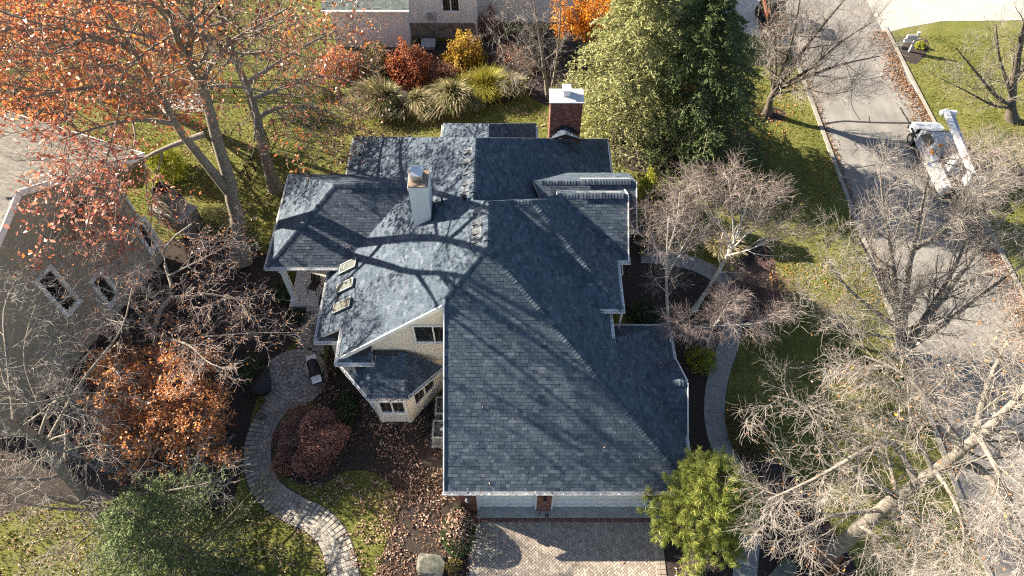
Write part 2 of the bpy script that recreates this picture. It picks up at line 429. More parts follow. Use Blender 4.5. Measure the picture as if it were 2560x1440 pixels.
# round patio: arcs of pavers, and the strip that leads on to the porch steps
pc = P(735, 945)
strip_c = [P(772, 905), P(778, 860), P(786, 815), P(790, 778)]
circ = [pc + Vector((math.cos(t) * 1.62, math.sin(t) * 1.62, 0)) for t in np.linspace(0, 2 * math.pi, 40, endpoint=False)]
patio = sheet('round_patio', circ, .009, mat['joint'])
pcs = [(pc.x, pc.y, 0, .22, .22)]
for ri in range(1, 8):
    r = .22 * ri; k = max(5, int(2 * math.pi * r / .215))
    w = round(2 * math.pi * r / k - .012, 2)
    for j in range(k):
        t = 2 * math.pi * (j + .5 * (ri % 2)) / k
        pcs.append((pc.x + r * math.cos(t), pc.y + r * math.sin(t), t + math.pi / 2, w, .205))
lay(pcs, 'paver', 'pavers', patio, mat['paver_obj'], mat['paver'])
strip = sheet('patio_link_path', ribbon(smooth_line(strip_c, 5), 1.45), .007, mat['joint'])
pcs = []
for r, (p, d) in enumerate(resample(smooth_line(strip_c, 5), .205)):
    n = Vector((-d.y, d.x, 0)); a = math.atan2(d.y, d.x) - math.pi / 2
    for j in range(7):
        q = p + n * ((j - 3 + (.25 if r % 2 else -.25) * .5) * .205)
        if (q - pc).length > 1.7: pcs.append((q.x, q.y, a, .19, .19))
lay(pcs, 'paver', 'pavers', strip, mat['paver_obj'], mat['paver'])

# driveway before the garage: herringbone laid at 45 degrees inside plain borders
DX0, DX1, DY1 = -1.78, 6.42, 9.98
driveway = sheet('driveway', [(DX0, 2.0), (DX1, 2.0), (DX1, DY1 + .42), (DX0, DY1 + .42)], .010, mat['joint_light'])
hb = []
a45 = math.pi / 4; W_, L_ = .1, .2
ca, sa = math.cos(a45), math.sin(a45)
for i in range(-90, 90):
    for j in range(-90, 90):
        m4 = (i - j) % 4
        if m4 == 0: cx, cy, a = (i + 1) * W_, (j + .5) * W_, 0.0
        elif m4 == 3: cx, cy, a = (i + .5) * W_, (j + 1) * W_, math.pi / 2
        else: continue
        x, y = ca * cx - sa * cy + 2.3, sa * cx + ca * cy + 7.4
        if DX0 + .36 < x < DX1 - .36 and 5.2 < y < DY1 + .08: hb.append((x, y, a45 + a, .19, .092))
hb2 = hb
hb2.sort(key=lambda q: (abs(q[1] - 8.6) > .36, q[0]))
lay(hb2, 'paver', 'pavers', driveway, mat['drive_obj'], mat['drive'])
bp = []
y = 5.2
while y < DY1 - .1:
    for x in (DX0 + .11, DX0 + .32, DX1 - .32, DX1 - .11): bp.append((x, y, 0, .198, .195))
    y += .21
lay(bp, 'border_paver', 'border_pavers', driveway, mat['drive_obj'], mat['drive'], limit=200)
bp = []
x = DX0 + .05
while x < DX1:
    for yy in (DY1 + .1, DY1 + .305): bp.append((x, yy, 0, .093, .195))
    x += .1
lay(bp, 'red_border_paver', 'red_border_pavers', driveway, mat['redpaver'], mat['redpaver'], limit=200)

# concrete walk east of the house, slab by slab
cw = smooth_line(GP([(1600, 640), (1660, 645), (1740, 662), (1806, 700), (1832, 745), (1834, 800), (1822, 860), (1800, 925), (1787, 995), (1790, 1070), (1814, 1140), (1846, 1205), (1868, 1275), (1870, 1350), (1862, 1440), (1856, 1520)]), 8)
cwalk = sheet('concrete_walk', ribbon(cw, 1.0), .005, mat['joint'])
cs = resample(cw, .12)
i = 0
while i < len(cs) - 2:
    seg = cs[i:i + 13]; i += 12
    mb = MB(); L, R = [], []
    for k, (p, d) in enumerate(seg):
        n = Vector((-d.y, d.x, 0)); q = p + d * (.008 if k == 0 else -.008 if k == len(seg) - 1 else 0)
        L.append(q + n * .485); R.append(q - n * .485)
    mb.prism(L + R[::-1], -.05, .03 + random.uniform(-.003, .003))
    mb.build('slab', mat['walk'], cwalk)
# grey pad in the back garden under the oaks
sheet('back_terrace', GP([(418, 236), (502, 232), (520, 272), (500, 284), (424, 270)]), .02, mat['concrete'])
# ------------------------------------------------------------------ the slate-roofed house
house = empty('house', (-1, 20, 0), 'large cream stucco house under a many-hipped blue-grey shingle roof, with a three-car garage', 'house')
ROOFS = []
class Roof:
    def __init__(s, xy=None, plane=None, pts=None):
        if pts is not None:
            p0, p1, p2 = [Vector(p) for p in pts[:3]]; n = (p1 - p0).cross(p2 - p0)
            b, c = -n.x / n.z, -n.y / n.z; plane = (p0.z - b * p0.x - c * p0.y, b, c); xy = [(p[0], p[1]) for p in pts]
        s.xy = [tuple(p) for p in xy]; s.a, s.b, s.c = plane
        ROOFS.append(s)
    def z(s, x, y): return s.a + s.b * x + s.c * y
    def pts(s): return [Vector((x, y, s.z(x, y))) for x, y in s.xy]
def slope_from(z0, x0=None, y0=None, sx=0.0, sy=0.0): return (z0 - (sx * x0 if x0 is not None else 0) - (sy * y0 if y0 is not None else 0), sx, sy)

W_MAIN = slope_from(8.45, x0=-1.0, sx=.7043)
R_S1 = Roof([(-2.73, 10.37), (7.35, 10.37), (-1.0, 18.455), (-2.73, 16.727)], slope_from(2.75, y0=10.37, sy=.705))
R_W = Roof([(-9.05, 17.62), (-7.65, 17.62), (-7.65, 15.95), (-2.73, 16.45), (-2.73, 16.727), (-1.0, 18.455), (-1.0, 20.9), (-1.7, 21.41), (-1.7, 25.4), (-9.05, 31.2)], W_MAIN)
R_E1 = Roof([(7.35, 10.37), (7.3, 18.3), (4.3, 16.2), (4.3, 20.0), (-.15, 21.5), (-1.0, 20.9), (-1.0, 18.455)], slope_from(8.45, x0=-1.0, sx=-.6826))
R_N1 = Roof(pts=[(7.3, 18.3, 2.785), (4.3, 18.3, 2.785), (4.3, 16.2, 4.83)])
R_N2 = Roof([(-1.0, 20.9), (-.15, 21.5), (.9, 21.5), (2.3, 22.5), (2.3, 25.0), (-1.7, 25.0), (-1.7, 21.41)], slope_from(8.45, y0=20.9, sy=-.9667))
R_S2 = Roof([(3.5, 17.6), (4.8, 17.6), (.9, 21.5), (-.15, 21.5), (-.1, 21.2)], slope_from(5.2, y0=17.6, sy=.685))
R_E2 = Roof([(4.8, 17.6), (4.8, 20.9), (2.3, 22.9), (.9, 21.5)], slope_from(5.2, x0=4.8, sx=-.685))
R_S3 = Roof([(4.0, 20.3), (5.3, 20.3), (5.3, 22.76), (2.1, 22.76), (2.0, 22.4)], slope_from(5.2, y0=20.3, sy=.7))
R_N3 = Roof([(2.1, 22.76), (5.3, 22.76), (5.3, 24.4), (2.1, 24.4)], slope_from(6.92, y0=22.76, sy=-.7))
R_S4 = Roof([(2.0, 22.14), (5.86, 22.14), (5.86, 24.03), (1.0, 24.03)], slope_from(5.2, y0=22.14, sy=.7))
R_N4 = Roof([(1.0, 24.03), (5.86, 24.03), (5.86, 25.9), (1.0, 25.9)], slope_from(6.52, y0=24.03, sy=-.7))
R_E3 = Roof([(-1.7, 21.41), (5.45, 21.41), (5.45, 31.05), (-1.7, 25.4)], slope_from(7.957, x0=-1.7, sx=-.7287))
R_NN = Roof(pts=[(5.45, 31.05, 2.75), (-9.05, 31.2, 2.78), (-1.7, 25.4, 7.957)])
R_G1S = Roof([(5.35, 12.85), (7.45, 12.85), (7.45, 14.7), (5.35, 14.7)], slope_from(3.95, y0=14.7, sy=.7))
R_G1N = Roof([(5.35, 14.7), (7.45, 14.7), (7.45, 16.5), (5.35, 16.5)], slope_from(3.95, y0=14.7, sy=-.7))
R_PS = Roof([(-12.0, 21.4), (-5.6, 21.4), (-4.83, 24.55), (-8.65, 24.55)], slope_from(3.3, y0=21.4, sy=.78))
R_PW = Roof([(-12.0, 27.7), (-12.0, 21.4), (-8.65, 24.55)], slope_from(3.3, x0=-12.0, sx=.734))
R_PN = Roof([(-12.0, 27.7), (-8.65, 24.55), (-4.83, 24.55), (-5.6, 27.7)], slope_from(5.757, y0=24.55, sy=-.78))
R_DW = Roof([(-3.98, 27.5), (-1.3, 27.5), (-1.3, 30.2), (-3.98, 32.4)], slope_from(4.6, x0=-1.3, sx=.69))
R_DE = Roof([(-1.3, 27.5), (1.38, 27.5), (1.38, 32.4), (-1.3, 30.2)], slope_from(4.6, x0=-1.3, sx=-.69))
R_DN = Roof(pts=[(1.38, 32.4, 2.75), (-3.98, 32.4, 2.75), (-1.3, 30.2, 4.6)])
BZ = 2.9
R_B1 = Roof(pts=[(-7.7, 16.15, BZ), (-6.2, 14.45, BZ), (-6.28, 16.38, 3.75)])
R_B2 = Roof(pts=[(-6.2, 14.45, BZ), (-4.68, 14.45, BZ), (-4.78, 16.38, 3.75), (-6.28, 16.38, 3.75)])
R_B3 = Roof(pts=[(-4.68, 14.45, BZ), (-3.1, 16.05, BZ), (-4.78, 16.38, 3.75)])
# small returns at the two lower ends of the west eave
R_T1 = Roof(pts=[(-9.05, 17.45, 2.82), (-7.68, 17.45, 2.82), (-7.68, 17.95, 3.2)])
R_T2 = Roof(pts=[(-7.65, 15.78, 3.72), (-6.15, 15.78, 3.72), (-6.15, 16.42, 4.15), (-6.9, 16.42, 4.15)])
CR = Roof(pts=[(1.98, 28.45, 5.15), (2.8, 28.6, 5.36), (2.8, 29.19, 5.36)])     # cricket behind the brick chimney
CR2 = Roof(pts=[(3.62, 28.45, 5.15), (2.8, 29.19, 5.36), (2.8, 28.6, 5.36)])

def covered(x, y, z, own):
    c = np.zeros(x.shape, bool)
    for r in ROOFS:
        if r is own: continue
        c |= in_poly(x, y, r.xy) & (r.z(x, y) > z + .07)
    return c
EXPO = .144
def shingle_rows(r, widths=(.15, .2, .2, .25, .3), gap=.006, ov=.02):
    """per course: pieces (centre along eave, centre up slope, width) on the plane, cut at the outline"""
    pts = r.pts(); n = Vector((-r.b, -r.c, 1)).normalized()
    up = Vector((r.b, r.c, r.b ** 2 + r.c ** 2)).normalized()            # steepest way up
    e = up.cross(n).normalized()                                        # along the eave
    o = min(pts, key=lambda p: p.dot(up))
    uv = [((p - o).dot(e), (p - o).dot(up)) for p in pts]
    vmax = max(v for _, v in uv); out = []
    for k in range(int(vmax / EXPO) + 1):
        v = (k + .5) * EXPO; xs = []
        for i in range(len(uv)):
            (u0, v0), (u1, v1) = uv[i - 1], uv[i]
            if (v0 > v) != (v1 > v): xs.append(u0 + (v - v0) / (v1 - v0) * (u1 - u0))
        xs.sort()
        for a, b in zip(xs[::2], xs[1::2]):
            a -= ov; b += ov; u = a
            first = random.choice(widths) * random.uniform(.4, 1)
            while u < b - .02:
                w = min(first or random.choice(widths), b - u); first = None
                out.append((u + w / 2, k * EXPO, w)); u += w
    return o, e, up, n, out
TAB_F = [(0, 1, 2, 3), (4, 5, 1, 0), (5, 6, 2, 1), (7, 4, 0, 3)]
def tab_verts(w, th, g=.005):
    x = w / 2 - g; y = EXPO * 1.05
    return [(-x, 0, th), (x, 0, th), (x, y, .006), (-x, y, .006), (-x, -.002, 0), (x, -.002, 0), (x, y, 0), (-x, y, 0)]
def deck(name, r, thick=.16, parent=None):
    mb = MB(); mb.slab(r.pts(), (0, 0, -thick), 0, 1)
    o = mb.build(name, [mat['deck'], mat['trim']], parent or house)
    return o
allV, allF, allT = [], [], []
def shingles_for(r, single=None):
    o, e, up, n, pcs = shingle_rows(r)
    if not pcs: return
    A = np.array([(u, v, w) for u, v, w in pcs])
    ctr = np.array(o)[None] + A[:, :1] * np.array(e) + (A[:, 1:2] + EXPO * .5) * np.array(up)
    vis = ~covered(ctr[:, 0], ctr[:, 1], ctr[:, 2], r)
    B = np.array([e, up, n])
    singles = 0
    for (u, v, w), ok in zip(pcs, vis):
        if not ok: continue
        th = random.choice((.009, .011, .014, .017))
        base = o + e * u + up * v + n * .004
        if single is not None and singles < 300 and w in (.15, .2, .25, .3):
            k = (w, th)
            if k not in _tabs:
                me = bpy.data.meshes.new('shingle'); me.from_pydata(tab_verts(w, th), [], TAB_F); me.materials.append(mat['shingle_obj']); me.update(); _tabs[k] = me
            ob = link('shingle', _tabs[k], single); ob.matrix_parent_inverse = inv(single)
            mm = Matrix((e, up, n)).transposed().to_4x4(); mm.translation = base; ob.matrix_basis = mm
            singles += 1
            continue
        V = np.array(tab_verts(w, th)) @ B + np.array(base)
        b = sum(len(q) for q in allV) if False else shingles_for.n
        allV.append(V); allF.append(np.array(TAB_F) + b); shingles_for.n += 8
        t = min(1, max(0, random.gauss(.5, .22))); allT.append(np.full(8, t))
shingles_for.n = 0
_tabs = {}
slopes = []
for nm, rs in (('garage_roof', [R_S1]), ('roof_slope', [R_W]), ('roof_slope', [R_E1]), ('roof_slope', [R_N1]), ('roof_slope', [R_N2]), ('roof_slope', [R_S2]), ('roof_slope', [R_E2]),
               ('roof_slope', [R_E3]), ('roof_slope', [R_NN]), ('gable_roof', [R_S3, R_N3]), ('gable_roof', [R_S4, R_N4]), ('gable_roof', [R_G1S, R_G1N]),
               ('porch_roof', [R_PS, R_PW, R_PN]), ('rear_roof', [R_DW, R_DE, R_DN]), ('bay_roof', [R_B1, R_B2, R_B3]), ('eave_return', [R_T1]), ('eave_return', [R_T2]), ('chimney_cricket', [CR, CR2])):
    mb = MB()
    for r in rs: mb.slab(r.pts(), (0, 0, -.16), 0, 1)
    ob = mb.build(nm, [mat['deck'], mat['trim' if 'cricket' not in nm else 'vent']], house, fix=False)
    import bmesh
    bm = bmesh.new(); bm.from_mesh(ob.data); bmesh.ops.recalc_face_normals(bm, faces=bm.faces); bm.to_mesh(ob.data); bm.free()
    for r in rs: shingles_for(r, single=ob if nm == 'garage_roof' else None)
tag(fast('shingles', np.concatenate(allV), np.concatenate(allF), mat['shingle'], house, tint=np.concatenate(allT)), kind='stuff')

# hip and ridge caps: a row of small folded pieces, each lapping the last
capV, capF, capT = [], [], []
_cap_mesh = None
def caps(p0, p1, drop=.5, w=.15, lift=.03, hi=.0, single=None):
    global _cap_mesh
    p0, p1 = Vector(p0), Vector(p1)                       # from low end to high end
    d = p1 - p0; L = d.length; d = d / L
    side = d.cross(Vector((0, 0, 1))).normalized(); upv = side.cross(d)
    k = int(L / .142)
    for i in range(k):
        c = p0 + d * (i * .142)
        th = lift + random.uniform(-.004, .004) + hi
        prof = [(-w, -drop * w), (-w * .45, -drop * w * .25), (0, .012), (w * .45, -drop * w * .25), (w, -drop * w)]
        vs = [c + side * x + upv * (y + th + .016) for x, y in prof] + [c + d * .165 + side * x + upv * (y + th * .98 - .004) for x, y in prof] + [c + side * x + upv * (y + th - .012) for x, y in prof]
        fs = [(j, j + 1, 6 + j, 5 + j) for j in range(4)] + [(10 + j, 11 + j, j + 1, j) for j in range(4)]
        t = min(1, max(0, random.gauss(.6, .25)))
        b = caps.n
        if single is not None:
            me = bpy.data.meshes.new('ridge_cap'); me.from_pydata([tuple(v - c) for v in vs], [], fs); me.materials.append(mat['shingle_obj']); me.update()
            o = link('ridge_cap', me, single); o.matrix_parent_inverse = inv(single); o.location = c
        else:
            capV.append(np.array([tuple(v) for v in vs])); capF.append(np.array(fs) + b); capT.append(np.full(15, t)); caps.n += 15
caps.n = 0
def rp(r, x, y): return (x, y, r.z(x, y))
hip = empty('hip_caps', (0, 12, 4)); hip.parent = house; hip.matrix_parent_inverse = inv(house)
A_ = (-1.0, 18.455, 8.45)
caps(rp(R_S1, 7.35, 10.37), A_, single=hip)
caps(rp(R_W, -2.73, 16.727), A_, drop=.5, single=hip)
caps((-1, 18.4, 8.45), (-1, 20.9, 8.45), drop=.65)
caps((-1, 18.75, 8.45), (-1, 20.1, 8.45), drop=.6, w=.2, hi=.06)
caps((-1.7, 21.4, 7.957), (-1.7, 25.4, 7.957), drop=.65)
caps((-1.7, 21.9, 7.957), (-1.7, 24.6, 7.957), drop=.6, w=.2, hi=.06)
caps((-1.7, 21.41, 7.957), (-1.0, 20.9, 8.45)); caps(rp(R_E1, -.15, 21.5), (-1.0, 20.9, 8.45)); caps((.9, 21.5, 7.87), (-.15, 21.5, 7.87), drop=.7)
caps((4.8, 17.6, 5.2), (.9, 21.5, 7.87)); caps(rp(R_N2, 2.2, 22.45), (.9, 21.5, 7.87), drop=.6)
caps((5.3, 22.76, 6.92), (2.3, 22.76, 6.92), drop=.7); caps((5.1, 22.76, 6.92), (3.1, 22.76, 6.92), drop=.65, w=.2, hi=.08)
caps((5.86, 24.03, 6.52), (1.2, 24.03, 6.52), drop=.7); caps((5.6, 24.03, 6.52), (3.3, 24.03, 6.52), drop=.65, w=.2, hi=.08)
caps((7.45, 14.7, 3.95), (5.6, 14.7, 3.95), drop=.7); caps((7.3, 14.7, 3.95), (6.0, 14.7, 3.95), drop=.65, w=.18, hi=.05)
caps((-12, 21.4, 3.3), (-8.65, 24.55, 5.757)); caps((-12, 27.7, 3.3), (-8.65, 24.55, 5.757)); caps((-8.65, 24.55, 5.757), (-4.9, 24.55, 5.757), drop=.75); caps((-8.2, 24.55, 5.757), (-5.3, 24.55, 5.757), drop=.7, w=.2, hi=.07)
caps((-9.05, 31.2, 2.78), (-1.7, 25.4, 7.957)); caps((5.45, 31.05, 2.75), (-1.7, 25.4, 7.957)); caps((7.3, 18.3, 2.79), (4.4, 16.27, 4.78))
caps((-3.98, 32.4, 2.75), (-1.3, 30.2, 4.6)); caps((1.38, 32.4, 2.75), (-1.3, 30.2, 4.6)); caps((-1.3, 28.5, 4.6), (-1.3, 30.2, 4.6), drop=.65)
caps((-6.2, 14.45, BZ), (-6.28, 16.38, 3.75), drop=.25); caps((-4.68, 14.45, BZ), (-4.78, 16.38, 3.75), drop=.25)
tag(fast('ridge_caps', np.concatenate(capV), np.concatenate(capF), mat['shingle'], house, tint=np.concatenate(capT)), kind='stuff')

# gutters: an open trough along each eave
def gutter(p0, p1, out, parent=None):
    p0, p1, out = Vector(p0), Vector(p1), Vector(out)
    w, h, t = .13, .12, .012; z = Vector((0, 0, 1))
    prof = [(0, 0), (0, -h), (w * .8, -h), (w, 0), (w - t, 0), (w * .8 - t, -h + t), (t, -h + t), (t, 0)]
    vs = [p0 + out * (a + .012) + z * (b - .03) for a, b in prof] + [p1 + out * (a + .012) + z * (b - .03) for a, b in prof]
    n = len(prof); mb = MB()
    mb.add(vs, [(i, (i + 1) % n, n + (i + 1) % n, n + i) for i in range(n)] + [tuple(range(n))[::-1], tuple(range(n, 2 * n))])
    d = (p1 - p0); L = d.length; d = d / L
    for k in range(int(L / .75)):                       # hanger straps across the trough
        c = p0 + d * (k * .75 + .4) + out * (w / 2 + .012) - z * .028
        mb.box(c, (.03, w, .006) if abs(out.y) > .5 else (w, .03, .006))
    return mb.build('gutter', mat['gutter'], parent or house)
for a, b, o in (((-2.83, 10.37, 2.72), (7.45, 10.37, 2.72), (0, -1, 0)), ((7.35, 10.25, 2.72), (7.35, 12.9, 2.72), (1, 0, 0)), ((7.38, 16.5, 2.72), (7.3, 18.35, 2.75), (1, 0, 0)),
                ((4.6, 18.3, 2.75), (7.42, 18.3, 2.75), (0, 1, 0)), ((4.3, 16.15, 4.8), (4.3, 17.7, 4.8), (1, 0, 0)), ((3.66, 17.6, 5.17), (4.94, 17.6, 5.17), (0, -1, 0)),
                ((4.8, 17.5, 5.17), (4.8, 20.3, 5.17), (1, 0, 0)), ((4.7, 20.3, 5.17), (5.44, 20.3, 5.17), (0, -1, 0)), ((5.3, 20.2, 5.17), (5.3, 20.8, 5.17), (1, 0, 0)), ((5.3, 22.14, 5.17), (6.0, 22.14, 5.17), (0, -1, 0)), ((5.86, 22.05, 5.17), (5.86, 22.8, 5.17), (1, 0, 0)),
                ((-12.1, 21.4, 3.27), (-8.32, 21.4, 3.27), (0, -1, 0)), ((-12.0, 21.3, 3.27), (-12.0, 27.8, 3.27), (-1, 0, 0)),
                ((-9.05, 17.4, 2.76), (-9.05, 21.6, 2.76), (-1, 0, 0)), ((-9.05, 27.7, 2.76), (-9.05, 31.2, 2.76), (-1, 0, 0)), ((-9.15, 17.45, 2.8), (-7.75, 17.45, 2.8), (0, -1, 0)),
                ((-7.65, 15.7, 3.74), (-7.65, 17.75, 3.74), (-1, 0, 0)), ((-7.75, 15.78, 3.7), (-6.05, 15.78, 3.7), (0, -1, 0)), ((-6.15, 15.7, 3.7), (-6.15, 16.4, 3.7), (1, 0, 0)),
                ((-3.98, 30.9, 2.72), (-3.98, 32.4, 2.72), (-1, 0, 0)), ((1.38, 30.9, 2.72), (1.38, 32.4, 2.72), (1, 0, 0)), ((5.45, 24.5, 2.72), (5.45, 31.0, 2.72), (1, 0, 0))):
    gutter(a, b, o)
for a, b in (((-7.7, 16.15, BZ), (-6.2, 14.45, BZ)), ((-6.2, 14.45, BZ), (-4.68, 14.45, BZ)), ((-4.68, 14.45, BZ), (-3.1, 16.05, BZ))):
    d = (Vector(b) - Vector(a)).normalized(); gutter(a, b, (d.y, -d.x, 0))
# rake boards along the sloping edges
def rake(a, b, w=.05, h=.2):
    mb = MB(); a, b = Vector(a), Vector(b); mb.bar(a + Vector((0, 0, -.06)), b + Vector((0, 0, -.06)), w, h); mb.build('rake_board', mat['trim'], house)
rake(rp(R_S1, -2.765, 10.37), rp(R_S1, -2.765, 16.7)); rake((-7.65, 15.915, R_W.z(-7.65, 0)), (-2.8, 16.405, R_W.z(-2.8, 0)))
rake((5.335, 20.3, 5.2), (5.335, 22.76, 6.92)); rake((5.335, 22.76, 6.92), (5.335, 24.4, 5.77)); rake((5.895, 22.14, 5.2), (5.895, 24.03, 6.52))
rake((7.485, 12.85, 2.655), (7.485, 14.7, 3.95)); rake((7.485, 14.7, 3.95), (7.485, 16.5, 2.69)); rake((5.485, 21.4, 2.75), (5.485, 30.9, 2.75))
mb = MB()
for x0, x1, y, z in ((2.95, 5.0, 22.86, 7.02), (3.2, 5.6, 24.13, 6.62)): mb.box(((x0 + x1) / 2, y, z), (x1 - x0, .07, .02))
mb.build('ridge_flashing', mat['acgrey'], house)
mb = MB(); mb.tube([(4.86, 17.6, 5.05), (4.86, 17.72, 4.7), (4.86, 17.72, 2.9)], .05, 6); mb.build('downspout', mat['gutter'], house)
mb = MB(); mb.tube([(-8.3, 21.45, 3.15), (-8.55, 21.6, 2.9), (-8.6, 21.9, 2.75), (-8.62, 21.9, .1)], .05, 6); mb.build('downspout', mat['gutter'], house)

# walls
def wallbox(x0, x1, y0, y1, z0, z1, m='stucco', name='wall'):
    mb = MB(); mb.box(((x0 + x1) / 2, (y0 + y1) / 2, (z0 + z1) / 2), (x1 - x0, y1 - y0, z1 - z0)); return mb.build(name, mat[m], house)
wallbox(-2.15, 6.95, 11.05, 16.38, 0, 2.6); wallbox(-8.62, 4.0, 17.9, 30.6, 0, 2.62); wallbox(-7.2, 4.02, 16.46, 17.9, 0, 2.62)
wallbox(2.0, 4.42, 17.95, 20.6, 2.62, 5.0); wallbox(1.9, 4.98, 20.65, 25.8, 0, 5.0); wallbox(2.0, 5.5, 22.5, 25.6, 0, 5.0); wallbox(0, 3.98, 16.7, 19.0, 2.62, 4.7); wallbox(-3.6, 1.0, 30.6, 32.1, 0, 2.6)
mb = MB()                                                # gable wall under the west slope, facing the drive
yw = 16.46
mb.slab([(-7.25, yw, 0), (-2.16, yw, 0), (-2.16, yw, R_W.z(-2.9, 0) - .12), (-2.75, yw, R_W.z(-2.75, 0) - .17), (-7.25, yw, R_W.z(-7.25, 0) - .17)], (0, .2, 0))
mb.build('gable_wall', mat['stucco'], house)
mb = MB()                                                # triangular end walls of the east gables
for x, y0, y1, zb, yr, zr in ((5.0, 20.4, 24.3, 5.0, 22.76, 6.75), (5.55, 22.3, 25.8, 5.0, 24.03, 6.35), (6.97, 13.0, 16.4, 2.4, 14.7, 3.78)):
    mb.slab([(x, y0, zb), (x, y1, zb), (x, yr, zr)], (.05, 0, 0))
mb.build('gable_end', mat['stucco'], house)

def window(cx, cz, w, h, org, ex, n, panes=2, grid=(0, 0), fr=.07, name='window', parent=None, trim='trim', ez=(0, 0, 1)):
    """a framed window on a wall: org + ex*along + z; n points outward"""
    org, ex, n, ez = Vector(org), Vector(ex).normalized(), Vector(n).normalized(), Vector(ez)
    def at(u, z, d): return org + ex * u + ez * z + n * d
    Mx = Matrix((ex, n, ez)).transposed()
    mb = MB()
    for u, z, a, b in ((cx, cz + h / 2 - fr / 2, w, fr), (cx, cz - h / 2 + fr / 2, w, fr), (cx - w / 2 + fr / 2, cz, fr, h - 2 * fr), (cx + w / 2 - fr / 2, cz, fr, h - 2 * fr)):
        mb.box(at(u, z, .03), (a, .1, b), M=Mx)
    for k in range(1, panes): mb.box(at(cx - w / 2 + w * k / panes, cz, .03), (fr * .9, .09, h - 2 * fr), M=Mx)
    mb.box(at(cx, cz - h / 2 - .03, .05), (w + .1, .12, .05), M=Mx)
    f = mb.build(name, mat[trim], parent or house)
    pw = (w - fr * 2) / panes
    for k in range(panes):
        c = cx - w / 2 + fr + pw * (k + .5)
        mb = MB(); mb.box(at(c, cz, .008), (pw - fr * .45, .012, h - 2 * fr), M=Mx); mb.build('pane', mat['glass'], f)
        if grid[0]:
            mb = MB()
            for i in range(1, grid[0]): mb.box(at(c - pw / 2 + pw * i / grid[0], cz, .02), (.018, .012, h - 2 * fr), M=Mx)
            for j in range(1, grid[1]): mb.box(at(c, cz - h / 2 + h * j / grid[1], .021), (pw - fr, .012, .018), M=Mx)
            mb.build('grille', mat['muntin'], f)
    return f
window(-3.35, 5.05, 1.75, 1.35, (0, 16.46, 0), (1, 0, 0), (0, -1, 0))
# bay
bayp = [(-7.42, 16.46), (-6.12, 14.72), (-4.72, 14.72), (-3.42, 16.46)]
mb = MB(); mb.prism(bayp, 0, BZ - .05); mb.build('bay_wall', mat['stucco'], house)
for k in range(3):
    a, b = Vector((*bayp[k], 0)), Vector((*bayp[k + 1], 0)); e = (b - a).normalized(); n = Vector((e.y, -e.x, 0)); L = (b - a).length
    window(L / 2, 1.74, 1.2 if k == 1 else 1.45, 1.4, a, e, n, grid=(2, 3))
    for q in (a, b): mb = MB(); mb.box(q + n * .02 + (e if q is a else -e) * .075 + Vector((0, 0, 1.4)), (.15, .05, 2.8), M=Matrix((e, n, Vector((0, 0, 1)))).transposed()); mb.build('corner_board', mat['stucco'], house)
# garage front: brick piers, recessed doors
def brick_face(mb, x0, x1, z0, z1, y, n=(0, -1, 0), ex=(1, 0, 0), bl=.2, bh=.065, j=.01, th=.02, z_up=(0, 0, 1)):
    """running-bond bricks on the plane y, as real blocks standing proud of the mortar"""
    n, ex, zu = Vector(n), Vector(ex), Vector(z_up); Mx = Matrix((ex, n, zu)).transposed(); k = 0; z = z0
    while z < z1 - .03:
        u = x0 - (bl / 2 if k % 2 else 0)
        while u < x1:
            a, b = max(u, x0), min(u + bl, x1)
            if b - a > .03:
                c = Vector(y) + ex * ((a + b) / 2) + zu * (z + bh / 2) + n * (th / 2 - .004 + random.uniform(0, .004))
                x, yy, zz = (b - a) / 2, th / 2, bh / 2
                vs = [c + Mx @ Vector(p) for p in ((-x, -yy, -zz), (x, -yy, -zz), (x, -yy, zz), (-x, -yy, zz), (-x, yy, -zz), (x, yy, -zz), (x, yy, zz), (-x, yy, zz))]
                mb.add(vs, [(7, 6, 5, 4), (4, 5, 1, 0), (5, 6, 2, 1), (6, 7, 3, 2), (7, 4, 0, 3)], tint=random.random())
            u += bl + j
        z += bh + j; k += 1
GY = 10.5
PIERS = ((-2.2, -1.52), (1.08, 1.66), (6.45, 6.98))
for x0, x1 in PIERS:
    mb = MB(); mb.box(((x0 + x1) / 2, GY + .215, 1.3), (x1 - x0, .43, 2.6)); pier = mb.build('brick_pier', mat['mortar'], house)
    mb = MB(); brick_face(mb, x0, x1, .01, 2.55, (0, GY, 0)); brick_face(mb, 0, .42, .01, 2.55, (x1, GY, 0), (1, 0, 0), (0, 1, 0))
    brick_face(mb, 0, .42, .01, 2.55, (x0, GY + .42, 0), (-1, 0, 0), (0, -1, 0))
    tag(mb.build('bricks', mat['brick'], pier, fix=False), kind='stuff')
for x0, x1, cols in ((-1.52, 1.08, 4), (1.66, 6.45, 8)):
    mb = MB(); mb.box(((x0 + x1) / 2, GY + .20, 1.08), (x1 - x0, .05, 2.16)); mb.box(((x0 + x1) / 2, GY + .22, 2.36), (x1 - x0, .2, .4))
    for q in (x0 + .05, x1 - .05): mb.box((q, GY + .12, 1.08), (.09, .16, 2.16))
    d = mb.build('garage_door', mat['door'], house)
    cw_ = (x1 - x0 - .3) / cols
    for i in range(cols):
        for k in range(4):
            mb = MB(); mb.box((x0 + .15 + cw_ * (i + .5), GY + .165, .27 + .53 * k), (cw_ - .14, .03, .36)); mb.box((x0 + .15 + cw_ * (i + .5), GY + .14, .27 + .53 * k), (cw_ - .24, .03, .26))
            mb.build('panel', mat['door'], d, bevel=.008)
    mb = MB(); mb.box(((x0 + x1) / 2, GY - .07, .02), (x1 - x0 - .01, .5, .06)); mb.build('door_apron', mat['concrete'], house)
mb = MB(); mb.box((1.37, GY - .165, .015), (.57, .31, .05)); mb.build('door_apron', mat['concrete'], house)
